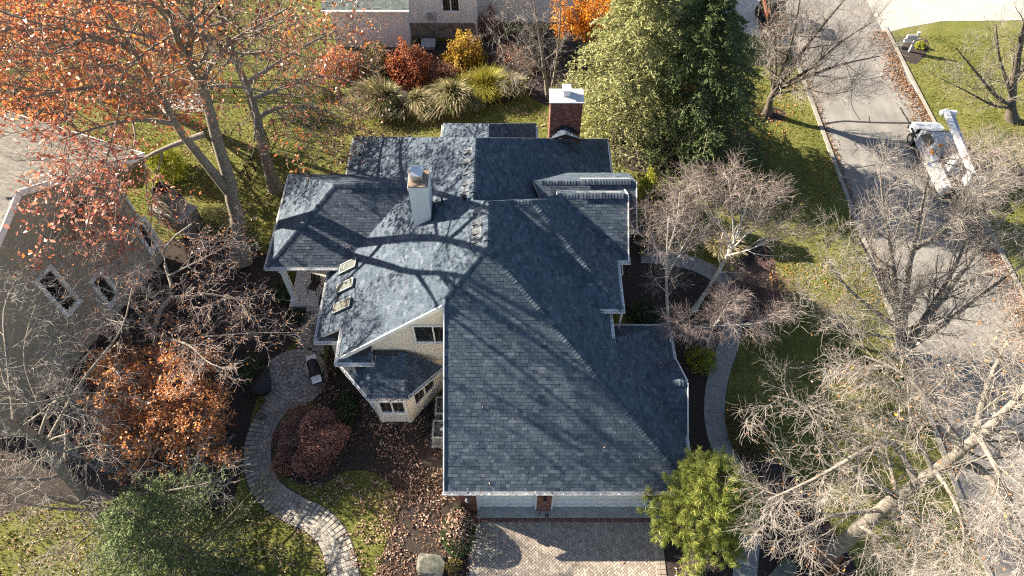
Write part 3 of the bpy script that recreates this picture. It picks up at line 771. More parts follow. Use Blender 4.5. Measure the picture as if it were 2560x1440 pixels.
for x in (-1.86, 1.37):
    mb = MB(); mb.box((x, GY - .03, 1.95), (.1, .06, .16)); mb.tube([(x, GY - .06, 1.98), (x, GY - .18, 2.0), (x, GY - .18, 1.9)], .012, 5); mb.tube([(x, GY - .18, 1.92), (x, GY - .18, 1.88), (x, GY - .18, 1.66), (x, GY - .18, 1.62)], [.03, .09, .06, .02], 8)
    l = mb.build('wall_lantern', mat['ventgrey' if x < 0 else 'vent'], house)
    mb = MB(); mb.tube([(x, GY - .18, 1.85), (x, GY - .18, 1.69)], [.094, .066], 8); mb.build('lantern_glass', mat['greyplastic'] if x < 0 else mat['rust'], l)

# porch
mb = MB(); mb.prism([(-11.55, 21.05), (-8.63, 21.05), (-8.63, 27.3), (-11.55, 27.3)], 0, .42); mb.build('porch_floor', mat['porchfloor'], house)
for x, y in ((-11.3, 21.45), (-11.3, 24.4), (-11.3, 27.0)):
    mb = MB(); mb.box((x, y, .52), (.36, .36, .2)); mb.box((x, y, 1.85), (.24, .24, 2.6)); mb.box((x, y, 3.03), (.34, .34, .14)); mb.build('porch_column', mat['trim'], house)
mb = MB(); mb.box((-10.0, 21.62, 3.05), (3.0, .2, .22)); mb.box((-11.5, 24.5, 3.05), (.2, 5.8, .22)); mb.build('porch_beam', mat['trim'], house)
for k in range(3):
    mb = MB(); mb.box((-9.9, 20.93 - .3 * k, .14 * (3 - k) / 2 - .01), (1.5, .32, .14 * (3 - k) - .04)); mb.build('porch_step', mat['concrete'], house)

# skylights
nW = Vector((-W_MAIN[1], 0, 1)).normalized()
pW = Vector((-1, 0, 8.45)) + nW * .13
for q in ([(851, 664), (890, 642), (890, 662), (847, 689)], [(842, 715), (884, 691), (882, 712), (840, 737)], [(834, 763), (877, 740), (874, 763), (831, 787)]):
    c4 = [PL(*p, pW, nW) for p in q]; c = sum(c4, Vector()) / 4
    upv = Vector((1, 0, W_MAIN[1])).normalized(); yv = Vector((0, 1, 0))
    lu = ((c4[1] - c4[0]).dot(upv) + (c4[2] - c4[3]).dot(upv)) / 2; ly = ((c4[0] - c4[3]).dot(yv) + (c4[1] - c4[2]).dot(yv)) / 2
    Mx = Matrix((upv, yv, nW)).transposed(); lu, ly = abs(lu), abs(ly)
    mb = MB(); mb.box(c - nW * .09, (lu, ly, .18), M=Mx)
    f = mb.build('skylight', mat['ventgrey'], house)
    mb = MB()
    for s in (-1, 1): mb.box(c + yv * s * (ly / 2 - .022) + nW * .012, (lu + .01, .044, .03), M=Mx); mb.box(c + upv * s * (lu / 2 - .022) + nW * .012, (.044, ly - .1, .03), M=Mx)
    mb.box(c - upv * lu * .22 + nW * .01, (.025, ly - .13, .02), M=Mx)
    mb.build('frame', mat['skyframe'], f)
    mb = MB(); mb.box(c + nW * .004, (lu - .12, ly - .12, .01), M=Mx); mb.build('pane', mat['skylight'], f)
# box vents near the ridges
def on_west(px, py, d=0.0): return PL(px, py, Vector((-1, 0, 8.45)) + nW * d, nW)
upv = Vector((1, 0, W_MAIN[1])).normalized(); MW = Matrix((upv, Vector((0, 1, 0)), nW)).transposed()
for px, py in ((1170, 380), (1169, 405), (1168, 432), (1167, 458), (1162, 487), (1193, 530), (1192, 557), (1192, 580), (1190, 602)):
    c = on_west(px, py); mb = MB()
    def L(u, y, z): return c + upv * u + Vector((0, y, 0)) + nW * z
    vs = [L(-.16, -.15, .13), L(.2, -.15, .02), L(.2, .15, .02), L(-.16, .15, .13), L(-.19, -.15, .03), L(.2, -.15, .0), L(.2, .15, 0), L(-.19, .15, .03)]
    mb.add(vs, [(0, 1, 2, 3), (4, 5, 1, 0), (5, 6, 2, 1), (6, 7, 3, 2), (7, 4, 0, 3)])
    mb.box(c + nW * .012 , (.5, .42, .012), M=MW)
    mb.build('box_vent', mat['ventgrey'], house)
for px, py, h, r in ((1106, 512, .5, .05), (900, 390, .28, .05), (1160, 500, .35, .06)):
    c = on_west(px, py); mb = MB(); mb.tube([c, c + Vector((0, 0, h))], r, 8); mb.tube([c, c + Vector((0, 0, .08))], [r * 2.2, r * 1.1], 8); mb.build('vent_pipe', mat['vent'], house)
# chimneys
mb = MB(); mb.box((-4.06, 22.1, 7.2), (.84, 1.0, 2.9)); mb.box((-4.06, 22.1, 8.52), (.9, 1.06, .2))
ch = mb.build('white_chimney', mat['white_stucco'], house)
mb = MB(); mb.box((-4.06, 22.1, 8.64), (.86, 1.02, .05)); mb.build('chimney_cap', mat['rust'], ch)
mb = MB()
mb.box((-4.1, 22.15, 9.02), (.52, .62, .05)); 
for sx in (-.22, .22):
    for sy in (-.26, .26): mb.box((-4.1 + sx, 22.15 + sy, 8.83), (.04, .04, .36))
mb.box((-4.1, 22.15, 8.8), (.4, .46, .26)); mb.build('flue_cover', mat['steel'], ch)
mb = MB(); mb.box((-4.06, 21.58, 6.0), (.9, .02, .5), M=Matrix.Rotation(-.615, 3, 'Y')); mb.box((-3.62, 22.0, 6.62), (.06, 1.1, .3)); mb.build('step_flashing', mat['vent'], ch)
BX0, BX1, BY0, BY1, BZ1 = 2.0, 3.62, 29.2, 30.15, 7.0
mb = MB(); mb.box(((BX0 + BX1) / 2, (BY0 + BY1) / 2, BZ1 / 2), (BX1 - BX0, BY1 - BY0, BZ1)); ch = mb.build('brick_chimney', mat['mortar'], house)
mb = MB()
brick_face(mb, BX0, BX1, 4.0, BZ1 - .26, (0, BY0, 0)); brick_face(mb, 0, BY1 - BY0, .3, BZ1 - .26, (BX0, BY1, 0), (-1, 0, 0), (0, -1, 0)); brick_face(mb, 0, BY1 - BY0, .3, BZ1 - .26, (BX1, BY0, 0), (1, 0, 0), (0, 1, 0))
brick_face(mb, BX0 - .02, BX1 + .02, BZ1 - .26, BZ1 - .05, (0, BY0 - .015, 0), bl=.065, bh=.2)
brick_face(mb, -.02, BY1 - BY0, BZ1 - .26, BZ1 - .05, (BX0 - .015, BY1, 0), (-1, 0, 0), (0, -1, 0), bl=.065, bh=.2)
tag(mb.build('bricks', mat['brick'], ch, fix=False), kind='stuff')
mb = MB(); mb.add([(BX0 - .08, BY0 - .08, BZ1), (BX1 + .08, BY0 - .08, BZ1), (BX1 + .08, BY1 + .08, BZ1), (BX0 - .08, BY1 + .08, BZ1), (BX0 - .08, BY0 - .08, BZ1 - .06), (BX1 + .08, BY0 - .08, BZ1 - .06), (BX1 + .08, BY1 + .08, BZ1 - .06), (BX0 - .08, BY1 + .08, BZ1 - .06), (2.8, 29.7, BZ1 + .07)],
              [(0, 1, 8), (1, 2, 8), (2, 3, 8), (3, 0, 8), (4, 5, 1, 0), (5, 6, 2, 1), (6, 7, 3, 2), (7, 4, 0, 3)]); mb.build('chimney_cap', M('galvanised_cap', (.46, .47, .50), (.62, .62, .64), scale=3, rough=.45, metal=.3), ch)
mb = MB(); mb.box((2.8, 29.75, BZ1 + .42), (.46, .56, .06)); mb.box((2.8, 29.75, BZ1 + .22), (.36, .44, .34)); mb.build('flue_cover', mat['gutter'], ch, bevel=.01)
mb = MB()
for k, (w, z) in enumerate(((1.62, 4.95), (1.2, 5.12), (.9, 5.26), (.5, 5.4))): mb.box((2.81, BY0 - .035, z), (w, .02, .16))
mb.build('step_flashing', mat['vent'], ch)
# porch furniture ------------------------------------------------
def chair(x, y, z, rz):
    t = empty('patio_chair', (x, y, z), 'dark brown woven armchair standing on the covered porch', 'chair', rz=0)
    R = Matrix.Rotation(rz, 3, 'Z')
    def q(*p): return Vector((x, y, z)) + R @ Vector(p)
    mb = MB()
    for i in range(9): mb.bar(q(-.24, -.24 + i * .06, .42 + .01 * (i % 2)), q(.24, -.24 + i * .06, .42 + .01 * (i % 2)), .052, .02)
    mb.build('seat', mat['wicker'], t)
    mb = MB()
    for i in range(8): mb.bar(q(-.24, .25 + i * .02, .46 + i * .06), q(.24, .25 + i * .02, .46 + i * .06), .02, .052)
    mb.build('backrest', mat['wicker'], t)
    for s in (-1, 1):
        mb = MB(); mb.tube([q(s * .27, -.3, 0), q(s * .27, -.26, .4), q(s * .28, -.24, .62), q(s * .28, -.1, .67), q(s * .28, .25, .63)], .016, 6); mb.build('armrest', mat['iron'], t)
        mb = MB(); mb.tube([q(s * .26, .34, 0), q(s * .26, .24, .42), q(s * .26, .42, .95)], .016, 6); mb.build('leg', mat['iron'], t)
chair(-10.35, 22.05, .42, math.radians(-20))
mb = MB(); mb.box((-9.55, 21.45, .43), (1.0, .62, .02)); t = mb.build('doormat', M('dark_brown_doormat', (.055, .042, .028), (.09, .07, .045), scale=40, rough=.95, bump=.4, bscale=80)); tag(t, 'dark brown rectangular doormat on the pale porch floor', 'doormat')
mb = MB()
for s in (-1, 1): mb.box((-9.55, 21.45 + s * .28, .445), (1.0, .04, .01)); mb.box((-9.55 + s * .475, 21.45, .446), (.04, .6, .01))
mb.build('border', mat['dark'], t)
# ------------------------------------------------------------------ plant generators
def unit(a): return a / (np.linalg.norm(a, axis=-1, keepdims=True) + 1e-9)
def frame(d):
    ref = np.where(np.abs(d[..., 2:3]) < .9, np.array([0, 0, 1.0]), np.array([1.0, 0, 0]))
    a = unit(np.cross(d, ref)); return a, np.cross(d, a)
def tubes(P_, R_, n):
    """P_ (N,K,3) polylines, R_ (N,K) radii -> verts, quads"""
    N, K, _ = P_.shape
    d = np.empty_like(P_); d[:, 1:-1] = P_[:, 2:] - P_[:, :-2]; d[:, 0] = P_[:, 1] - P_[:, 0]; d[:, -1] = P_[:, -1] - P_[:, -2]
    d = unit(d); a, b = frame(d)
    w = np.linspace(0, 2 * np.pi, n, endpoint=False)
    V = P_[:, :, None] + (a[:, :, None] * np.cos(w)[None, None, :, None] + b[:, :, None] * np.sin(w)[None, None, :, None]) * R_[:, :, None, None]
    base = (np.arange(N)[:, None, None] * K + np.arange(K - 1)[None, :, None]) * n
    j = np.arange(n)[None, None]; j2 = (j + 1) % n
    F = np.stack([base + j, base + j2, base + n + j2, base + n + j], -1).reshape(-1, 4)
    return V.reshape(-1, 3), F
def join(parts):
    V, F, b = [], [], 0
    for v, f in parts: V.append(v); F.append(f + b); b += len(v)
    return np.concatenate(V), np.concatenate(F)
def limb(pts, K=12, wob=.0, r=None):
    """smooth polyline resampled to K points; pts Vectors"""
    s = smooth_line(pts, 6) if len(pts) > 2 else [Vector(pts[0]).lerp(Vector(pts[1]), t) for t in np.linspace(0, 1, 8)]
    A = np.array([tuple(p) for p in s]); L = np.concatenate([[0], np.cumsum(np.linalg.norm(np.diff(A, axis=0), axis=1))])
    t = np.linspace(0, L[-1], K); out = np.stack([np.interp(t, L, A[:, i]) for i in range(3)], 1)
    if wob and r is not None: out[1:-1] += r.normal(0, wob, (K - 2, 3))
    return out
def spawn(P_, R_, n, length, ang, K, r, up=.0, jit=.15, rr=.6, rend=.3, t0=.15, t1=1.0, lpow=.4, lo=.03, flat=0.0, rmin=.004, zmin=.25):
    N, Kp, _ = P_.shape
    t0 = np.asarray(t0, float).reshape(-1, 1) if np.ndim(t0) else t0
    t = t0 + (t1 - t0) * ((np.arange(n)[None] + r.random((N, n))) / n)
    f = t * (Kp - 1); i = np.minimum(f.astype(int), Kp - 2); fr = (f - i)[..., None]
    idx = np.arange(N)[:, None]
    A, B = P_[idx, i], P_[idx, i + 1]
    p = A * (1 - fr) + B * fr; T = unit(B - A)
    rad = R_[idx, i] * (1 - fr[..., 0]) + R_[idx, i + 1] * fr[..., 0]
    a, b = frame(T)
    phi = np.arange(n)[None] * 2.4 + r.random((N, 1)) * 6.28 + r.normal(0, .5, (N, n))
    al = np.radians(r.uniform(*ang, (N, n)))
    d = T * np.cos(al)[..., None] + (a * np.cos(phi)[..., None] + b * np.sin(phi)[..., None]) * np.sin(al)[..., None]
    if flat: d[..., 2] *= (1 - flat); d = unit(d)
    Lp = np.linalg.norm(np.diff(P_, axis=1), axis=2).sum(1)[:, None]
    L = (length * Lp if length < 0 else length) if not isinstance(length, tuple) else length[0] * Lp
    L = np.abs(L) * (1 - lpow * (t - t0) / (t1 - t0 + 1e-6)) * r.uniform(.55, 1.25, (N, n))
    d = d.reshape(-1, 3); p = p.reshape(-1, 3); L = L.reshape(-1); rad = rad.reshape(-1)
    Q = np.empty((len(p), K, 3)); Q[:, 0] = p; cur = d
    for k in range(1, K):
        cur = unit(cur + r.normal(0, jit, cur.shape) + np.array([0, 0, up]))
        Q[:, k] = Q[:, k - 1] + cur * (L / (K - 1))[:, None]
    r0 = np.maximum(rad * rr, rmin)
    RR = r0[:, None] * np.linspace(1, rend, K)[None]; RR = np.maximum(RR, rmin * .6)
    keep = Q[:, :, 2].min(1) > zmin
    return Q[keep], RR[keep]
def leaf_quads(pts, size, r, asp=.62, updir=.5, along=None, sizevar=.35):
    """one folded four-point leaf at every point"""
    N = len(pts); n = unit(r.normal(0, 1, (N, 3)) + np.array([0, 0, updir]))
    a, b = frame(n)
    if along is not None:
        a = unit(along - n * (along * n).sum(1, keepdims=True)); b = np.cross(n, a)
    else:
        w = r.random(N) * 6.28; a, b = a * np.cos(w)[:, None] + b * np.sin(w)[:, None], b * np.cos(w)[:, None] - a * np.sin(w)[:, None]
    s = size * r.uniform(1 - sizevar, 1 + sizevar, N)[:, None]
    c = n * s * .12
    V = np.stack([pts - a * s * .5, pts + b * s * .5 * asp + c, pts + a * s * .5, pts - b * s * .5 * asp + c], 1).reshape(-1, 3)
    F = np.arange(N * 4).reshape(N, 4)
    return V, F
def leaves_obj(name, pts, size, mats, parent, r, updir=.5, asp=.62, along=None, tint=None, **kw):
    V, F = leaf_quads(pts, size, r, asp, updir, along)
    t = r.random(len(pts)) if tint is None else tint
    o = fast(name, V, F, mats, parent, tint=np.repeat(t, 4))
    return o

def bark(name, c1, c2, scale=6, rough=.9, sx=1.0):
    return M(name, None, stops=[(.3, c1), (.7, c2)], scale=scale, rough=rough, bump=.8, bscale=26)
mat.update(
    bark_oak=bark('grey_brown_oak_bark', (.14, .12, .10), (.29, .255, .215)),
    bark_grey=bark('pale_grey_bark', (.12, .106, .092), (.31, .28, .243)),
    bark_twig=M('pale_twig', (.19, .168, .152), (.33, .298, .272), scale=3, rough=.85),
    bark_twig_oak=M('brown_twig', (.12, .095, .08), (.22, .18, .155), scale=3, rough=.85),
    bark_twig_red=M('reddish_brown_twig', (.23, .18, .163), (.37, .305, .283), scale=3, rough=.85),
    bark_birch=M('white_birch_bark', None, stops=[(.3, (.30, .26, .22)), (.45, (.62, .58, .52)), (.8, (.74, .70, .64))], scale=7, rough=.7, bump=.3),
    bark_dark=bark('dark_fissured_bark', (.075, .062, .052), (.16, .135, .115)),
    oakleaf=M('russet_oak_leaf', None, src='tint', stops=[(0, (.26, .065, .035)), (.3, (.52, .145, .06)), (.6, (.70, .23, .085)), (.85, (.78, .38, .20)), (1, (.90, .36, .03))], rough=.36, transl=.3, spec=.75),
    oakleaf_red=M('red_oak_leaf', None, src='tint', stops=[(0, (.28, .07, .05)), (.4, (.52, .17, .11)), (.8, (.72, .36, .27)), (1, (.80, .28, .06))], rough=.36, transl=.3, spec=.75),
    oakleaf_brown=M('dull_brown_oak_leaf', None, src='tint', stops=[(0, (.11, .045, .03)), (.5, (.25, .105, .07)), (1, (.42, .21, .12))], rough=.36, transl=.3, spec=.75),
    beechleaf=M('copper_beech_leaf', None, src='tint', stops=[(0, (.34, .12, .035)), (.5, (.62, .255, .09)), (.85, (.76, .42, .21)), (1, (.86, .38, .03))], rough=.36, transl=.35, spec=.75),
    mapleleaf=M('bright_orange_leaf', None, src='tint', stops=[(0, (.48, .15, .015)), (.5, (.80, .30, .02)), (1, (.90, .50, .05))], rough=.5, transl=.4),
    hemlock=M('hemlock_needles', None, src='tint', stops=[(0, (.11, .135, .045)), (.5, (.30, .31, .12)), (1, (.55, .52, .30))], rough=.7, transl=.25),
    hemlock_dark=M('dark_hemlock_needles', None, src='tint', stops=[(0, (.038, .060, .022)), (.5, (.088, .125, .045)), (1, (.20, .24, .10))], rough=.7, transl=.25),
    spruce=M('deep_green_spruce_needles', None, src='tint', stops=[(0, (.05, .078, .028)), (.5, (.125, .165, .06)), (1, (.27, .31, .14))], rough=.7, transl=.2),
    pine=M('yellow_green_pine_needles', None, src='tint', stops=[(0, (.09, .12, .022)), (.5, (.26, .30, .06)), (.85, (.44, .45, .13)), (1, (.55, .50, .09))], rough=.6, transl=.3),
    boxwood=M('dark_boxwood_leaf', None, src='tint', stops=[(0, (.018, .034, .012)), (.6, (.04, .07, .02)), (1, (.08, .12, .035))], rough=.5, transl=.2),
    redshrub=M('dull_crimson_leaf', None, src='tint', stops=[(0, (.11, .05, .042)), (.45, (.26, .125, .10)), (.8, (.40, .26, .21)), (1, (.42, .09, .07))], rough=.7, transl=.2),
    crimson=M('crimson_shrub_leaf', None, src='tint', stops=[(0, (.14, .03, .02)), (.5, (.36, .09, .05)), (1, (.52, .24, .08))], rough=.6, transl=.3),
    yelloworange=M('yellow_orange_shrub_leaf', None, src='tint', stops=[(0, (.20, .085, .02)), (.4, (.44, .24, .03)), (1, (.56, .48, .07))], rough=.6, transl=.3),
    olive=M('olive_brown_shrub_leaf', None, src='tint', stops=[(0, (.06, .045, .02)), (.6, (.14, .11, .035)), (1, (.25, .21, .06))], rough=.7, transl=.2),
    yellowgreen=M('yellow_green_leaf', None, src='tint', stops=[(0, (.14, .17, .02)), (.6, (.33, .36, .03)), (1, (.50, .48, .05))], rough=.6, transl=.35),
    grassblade=M('ornamental_grass_blade', None, src='tint', stops=[(0, (.07, .09, .03)), (.4, (.16, .17, .055)), (.75, (.33, .29, .14)), (1, (.55, .45, .33))], rough=.7, transl=.3),
    grassyellow=M('yellow_grass_blade', None, src='tint', stops=[(0, (.10, .11, .02)), (.45, (.30, .27, .035)), (1, (.42, .38, .14))], rough=.7, transl=.3),
    turf=M('turf_blade', None, src='tint', stops=[(0, (.075, .09, .02)), (.5, (.15, .165, .04)), (1, (.27, .25, .09))], rough=.8, transl=.3),
)

def tree(name, label, base, limbs, levels, m_bark, m_twig, seed, leaf=None, cat='tree', group=None, trunk_levels=1, kmain=14):
    """limbs: [(points, r0, r1)]; levels: spawn() settings; leaf: (material, per tip, size, spread, keep(pts)->mask)"""
    r = np.random.default_rng(seed)
    root = empty(name, base, label, cat, group)
    starts = [q[3] if len(q) > 3 else None for q in limbs]; limbs = [q[:3] for q in limbs]
    LP = np.stack([limb(p, kmain) for p, _, _ in limbs]); LR = np.stack([a + (b - a) * np.linspace(0, 1, kmain) ** .8 for _, a, b in limbs])
    # flared foot
    LP[0, 1:-1] += r.normal(0, LR[0, 1:-1, None] * .12, (kmain - 2, 3))
    LR[0, 0] *= 1.55; LR[0, 1] *= 1.06
    parts = [tubes(LP, LR, 9)]
    cur = (LP, LR); tw = []; allp = [cur]
    for k, kw in enumerate(levels):
        kw = dict(kw); n = kw.pop('n'); src = kw.pop('src', None)
        if k == 0 and any(q is not None for q in starts): kw['t0'] = [q if q is not None else kw.get('t0', .15) for q in starts]
        s = cur if src is None else allp[src]
        cur = spawn(*s, n, r=r, **kw); allp.append(cur)
        sides = 5 if k == 0 else 3
        (parts if k < trunk_levels else tw).append(tubes(*cur, sides))
    fast('trunk', *join(parts), m_bark, root, smooth=True)
    fast('crown', *join(tw), m_twig, root)
    if leaf:
        for (lm, per, size, spread, keep, lname) in leaf:
            Q = allp[-1][0]; pts = np.repeat(Q[:, 1:].reshape(-1, 3), per, 0)
            if name == 'oak_tree' and lname == 'leaves':      # whole twigs have dropped theirs
                pts = pts[np.repeat(np.repeat(r.random(len(Q) // 4 + 1), 4)[:len(Q)] < .58, per * (Q.shape[1] - 1))]
            if keep is not None: pts = pts[keep(pts, r)]
            pts = pts + r.normal(0, spread, pts.shape)
            if len(pts): leaves_obj(lname, pts, size, lm, root, r)
    return root, allp
def V3(x, y, z=0): return P(x, y, z)
def path(*pts): return [P(*p) for p in pts]
def pix(pts):
    """photo pixel of world points (for choosing which twigs keep their leaves)"""
    x, y, z = pts[:, 0], pts[:, 1], pts[:, 2] - CAM_H
    f = y * CP - z * SP; d = -y * SP - z * CP
    return 1280 + FOC * x / f, 720 + FOC * d / f

# ------------------------------------------------------------------ the great oaks west and north-west
OAK = [dict(n=9, length=4.6, ang=(35, 70), K=6, up=.02, jit=.16, rr=.5, rend=.35, t0=.25, lpow=.35),
       dict(n=7, length=2.0, ang=(30, 65), K=5, up=.01, jit=.22, rr=.5, rend=.4, t0=.2, lpow=.3, rmin=.012),
       dict(n=6, length=.95, ang=(30, 70), K=4, up=.0, jit=.25, rr=.55, rend=.5, t0=.15, lpow=.2, rmin=.008)]
def thin(frac): return lambda p, r: r.random(len(p)) < frac
oak_limbs1 = [(path((603, 655, 0), (594, 560, 2.2), (577, 478, 5), (541, 335, 9), (508, 225, 12), (467, 150, 14.5), (432, 60, 17), (415, -30, 18.5)), .44, .09, .68),
              (path((572, 480, 4.8), (485, 372, 9.2), (448, 325, 11), (400, 235, 13.2), (330, 120, 16), (260, 20, 17.5)), .27, .06, .6),
              (path((468, 152, 14.4), (476, 80, 16), (480, -20, 18.5)), .17, .05),
              (path((412, 255, 12.8), (300, 215, 14.6), (180, 225, 15.6), (60, 245, 16)), .15, .03, .3),
              (path((330, 120, 16), (220, 90, 17), (100, 60, 17.6), (0, 80, 17.6)), .14, .03, .2),
              (path((440, 310, 11.4), (340, 300, 13), (240, 320, 14), (150, 350, 14.2)), .12, .03, .4),

              (path((512, 335, 9), (440, 360, 8.8), (365, 393, 8.4), (305, 440, 8.2), (272, 480, 7.9)), .15, .035, .35),
              (path((365, 393, 8.4), (300, 400, 8.6), (240, 420, 8.6), (180, 440, 8.4)), .07, .02, .3),
              (path((500, 205, 12.6), (560, 120, 13.6), (650, 60, 14), (720, 20, 14.4)), .14, .04, .4),
              (path((505, 222, 12), (570, 215, 11.4), (640, 225, 10.6), (720, 240, 9.6)), .11, .03, .5)]
tree('oak_tree', 'huge forked oak with russet leaves, its trunk standing beside the porch roof', P(603, 655), oak_limbs1, OAK, mat['bark_oak'], mat['bark_twig_oak'], 5,
     leaf=[(mat['oakleaf_red'], 2, .175, .10, lambda p, r: (pix(p)[0] < 400) & (pix(p)[1] > 300) & (r.random(len(p)) < .80), 'leaves'), (mat['oakleaf'], 2, .18, .09, lambda p, r: ((pix(p)[0] >= 400) | (pix(p)[1] <= 300)) & (r.random(len(p)) < np.where(pix(p)[0] < 430, .48, .36)), 'leaves')], group='oaks in the back gardens')
oak_limbs2 = [(path((690, 472, 0), (664, 385, 3), (641, 300, 6), (612, 205, 9.5), (575, 110, 13.5), (548, 20, 17)), .34, .07, .55),
              (path((640, 298, 6.1), (700, 268, 5.6), (790, 270, 5.4), (870, 300, 5.0)), .15, .03),
              (path((614, 210, 9.3), (690, 160, 8.4), (780, 105, 8.4), (860, 70, 8.2)), .15, .03),
              (path((625, 250, 7.6), (720, 215, 6.8), (820, 190, 6.4), (890, 210, 6.0)), .13, .03),
              (path((590, 150, 12), (540, 100, 14), (500, 60, 15)), .12, .03)]
tree('oak_tree', 'oak with dull brown leaves, its thinner leaning trunk beside the iron fence', P(690, 472), oak_limbs2, [dict(OAK[0], length=3.4), dict(OAK[1], n=6), OAK[2]], mat['bark_oak'], mat['bark_twig_oak'], 8,
     leaf=[(mat['oakleaf_brown'], 2, .17, .10, lambda p, r: (r.random(len(p)) < .62), 'leaves')], group='oaks in the back gardens')
oak_limbs3 = [(path((268, 242, 0), (261, 180, 2.6), (240, 110, 6), (212, 20, 10.5), (190, -60, 14)), .42, .1, .35),
              (path((250, 150, 4.2), (288, 75, 7), (245, 5, 11), (230, -50, 13)), .22, .06),
              (path((262, 185, 2.6), (300, 190, 4.0), (350, 190, 5.2), (420, 180, 6.4)), .14, .04),
              (path((240, 115, 6), (160, 100, 7.5), (70, 90, 8.5), (-20, 110, 9)), .15, .03),
              (path((250, 140, 4.6), (180, 180, 6), (110, 230, 6.6), (30, 270, 6.6)), .14, .03),
              (path((258, 170, 3), (230, 230, 4.6), (190, 280, 5.4), (150, 310, 5.4)), .12, .03),
              (path((258, 165, 3.2), (310, 230, 4.8), (350, 270, 5.6), (380, 300, 5.6)), .11, .03),
              (path((245, 120, 5.4), (320, 130, 7), (400, 100, 8.4), (480, 80, 9)), .13, .03),
              (path((225, 70, 8), (140, 40, 9.5), (60, 10, 10.4)), .13, .03),
              (path((212, 20, 10.5), (300, 10, 12), (400, 20, 13)), .12, .03)]
tree('oak_tree', 'oak with bright orange-red leaves in the top left corner, behind the back terrace', P(268, 242), oak_limbs3, [dict(OAK[0], length=4.2), OAK[1], OAK[2]], mat['bark_oak'], mat['bark_twig_oak'], 12,
     leaf=[(mat['oakleaf'], 3, .20, .10, thin(.60), 'leaves')], group='oaks in the back gardens')

# ------------------------------------------------------------------ bare trees
BARE = [dict(n=11, length=3.4, ang=(28, 60), K=6, up=.10, jit=.15, rr=.38, rend=.3, t0=.15, lpow=.4),
        dict(n=10, length=1.7, ang=(25, 55), K=5, up=.07, jit=.2, rr=.42, rend=.4, t0=.12, lpow=.4, rmin=.008),
        dict(n=9, length=.85, ang=(25, 60), K=4, up=.04, jit=.22, rr=.5, rend=.5, t0=.12, lpow=.3, rmin=.0052)]
FINE = dict(n=5, length=.4, ang=(20, 60), K=3, up=.02, jit=.2, rr=.7, rend=.6, t0=.15, lpow=.2, rmin=.0042)
def few(mat_, size, frac, nm='dead_leaves'): return (mat_, 1, size, .05, thin(frac), nm)
# lower right: tall trunk with long level limbs
t0 = Vector((13.25, 8.6, 0))
def up13(z, dx=0, dy=0): return (13.25 + dx, 8.6 + dy, z)
L13 = [([Vector(up13(z, *o)) for z, o in ((-.25, (0, 0)), (3, (.05, .05)), (6, (.0, 0)), (9, (.1, .05)), (12, (.1, 0)), (15, (.3, .3)), (17.5, (.5, .8)))], .36, .08, .2),
       (path((2290, 1205, 8.4), (2250, 1130, 9), (2205, 1105, 9.3), (2050, 1190, 8.8), (1920, 1250, 8.2)), .13, .03),
       (path((2330, 1165, 9.6), (2440, 1165, 10.2), (2510, 1250, 10.2), (2530, 1340, 9.8), (2600, 1420, 9.4)), .15, .03),
       (path((2200, 1275, 5.8), (2080, 1290, 6.3), (1980, 1330, 6.3), (1900, 1290, 6.6)), .10, .025),
       (path((2240, 1240, 6.9), (2140, 1180, 8.0), (2060, 1080, 9), (2000, 1010, 9.6), (1930, 990, 9.8)), .12, .025),
       (path((2400, 1110, 11.3), (2330, 1010, 12), (2250, 930, 12.5), (2160, 890, 12.6)), .12, .025),
       (path((2330, 1170, 9.6), (2280, 1060, 10.6), (2270, 960, 11.4)), .10, .025),
       (path((2440, 1080, 12), (2470, 960, 13), (2520, 850, 13.6)), .12, .03),
       (path((2150, 1315, 4.6), (2230, 1370, 5.4), (2290, 1440, 5.6)), .09, .025),
       (path((2230, 1250, 6.6), (2290, 1330, 7.2), (2280, 1450, 7.2)), .09, .025),
       (path((2390, 1120, 11), (2500, 1080, 12), (2600, 1100, 12.4)), .13, .03), (path((2440, 1080, 12), (2490, 1170, 12), (2530, 1260, 11.6), (2560, 1340, 11.2)), .10, .025), (path((2330, 1165, 9.6), (2385, 1250, 9.7), (2410, 1340, 9.4), (2400, 1430, 9)), .09, .025), (path((2490, 1045, 13), (2540, 1000, 14), (2590, 900, 14.6)), .10, .025)]
tree('oak_tree', 'large bare oak at lower right with a thick pale trunk and a few tan leaves', t0, L13, [dict(BARE[0], n=12, length=2.5, ang=(35, 70), up=.03, rr=.34), dict(BARE[1], n=9, length=1.2, up=.03, jit=.25, rmin=.0075), dict(BARE[2], n=10, length=.6, jit=.3, rmin=.0045)], mat['bark_grey'], mat['bark_twig'], 21, kmain=20,
     leaf=[few(mat['beechleaf'], .10, .012), few(mat['leafpile'], .10, .010)], group='bare trees')
L12 = [(path((2255, 880, 0), (2250, 800, 2.2), (2235, 760, 3.3), (2195, 690, 5), (2150, 600, 7.2)), .30, .05),
       (path((2256, 860, .6), (2262, 770, 3), (2275, 660, 5.6), (2300, 540, 8.2), (2320, 440, 10)), .22, .04),
       (path((2262, 870, .5), (2320, 790, 3.2), (2390, 700, 5.6), (2450, 620, 7.4), (2520, 530, 9)), .24, .04),
       (path((2270, 870, .4), (2360, 810, 3), (2450, 740, 5), (2560, 660, 7)), .18, .04),
       (path((2248, 820, 1.6), (2190, 780, 3.6), (2120, 720, 5.2), (2060, 640, 6.6)), .15, .03),
       (path((2246, 790, 2.5), (2230, 640, 6), (2210, 520, 8.4), (2200, 430, 9.8)), .16, .03),
       (path((2290, 620, 6.3), (2380, 560, 8), (2440, 450, 9.8)), .13, .03),
       (path((2300, 815, 2.4), (2400, 640, 6.6), (2430, 500, 9)), .15, .03),
       (path((2250, 850, 1), (2150, 830, 3), (2060, 800, 4), (1980, 770, 4.6)), .09, .02)]
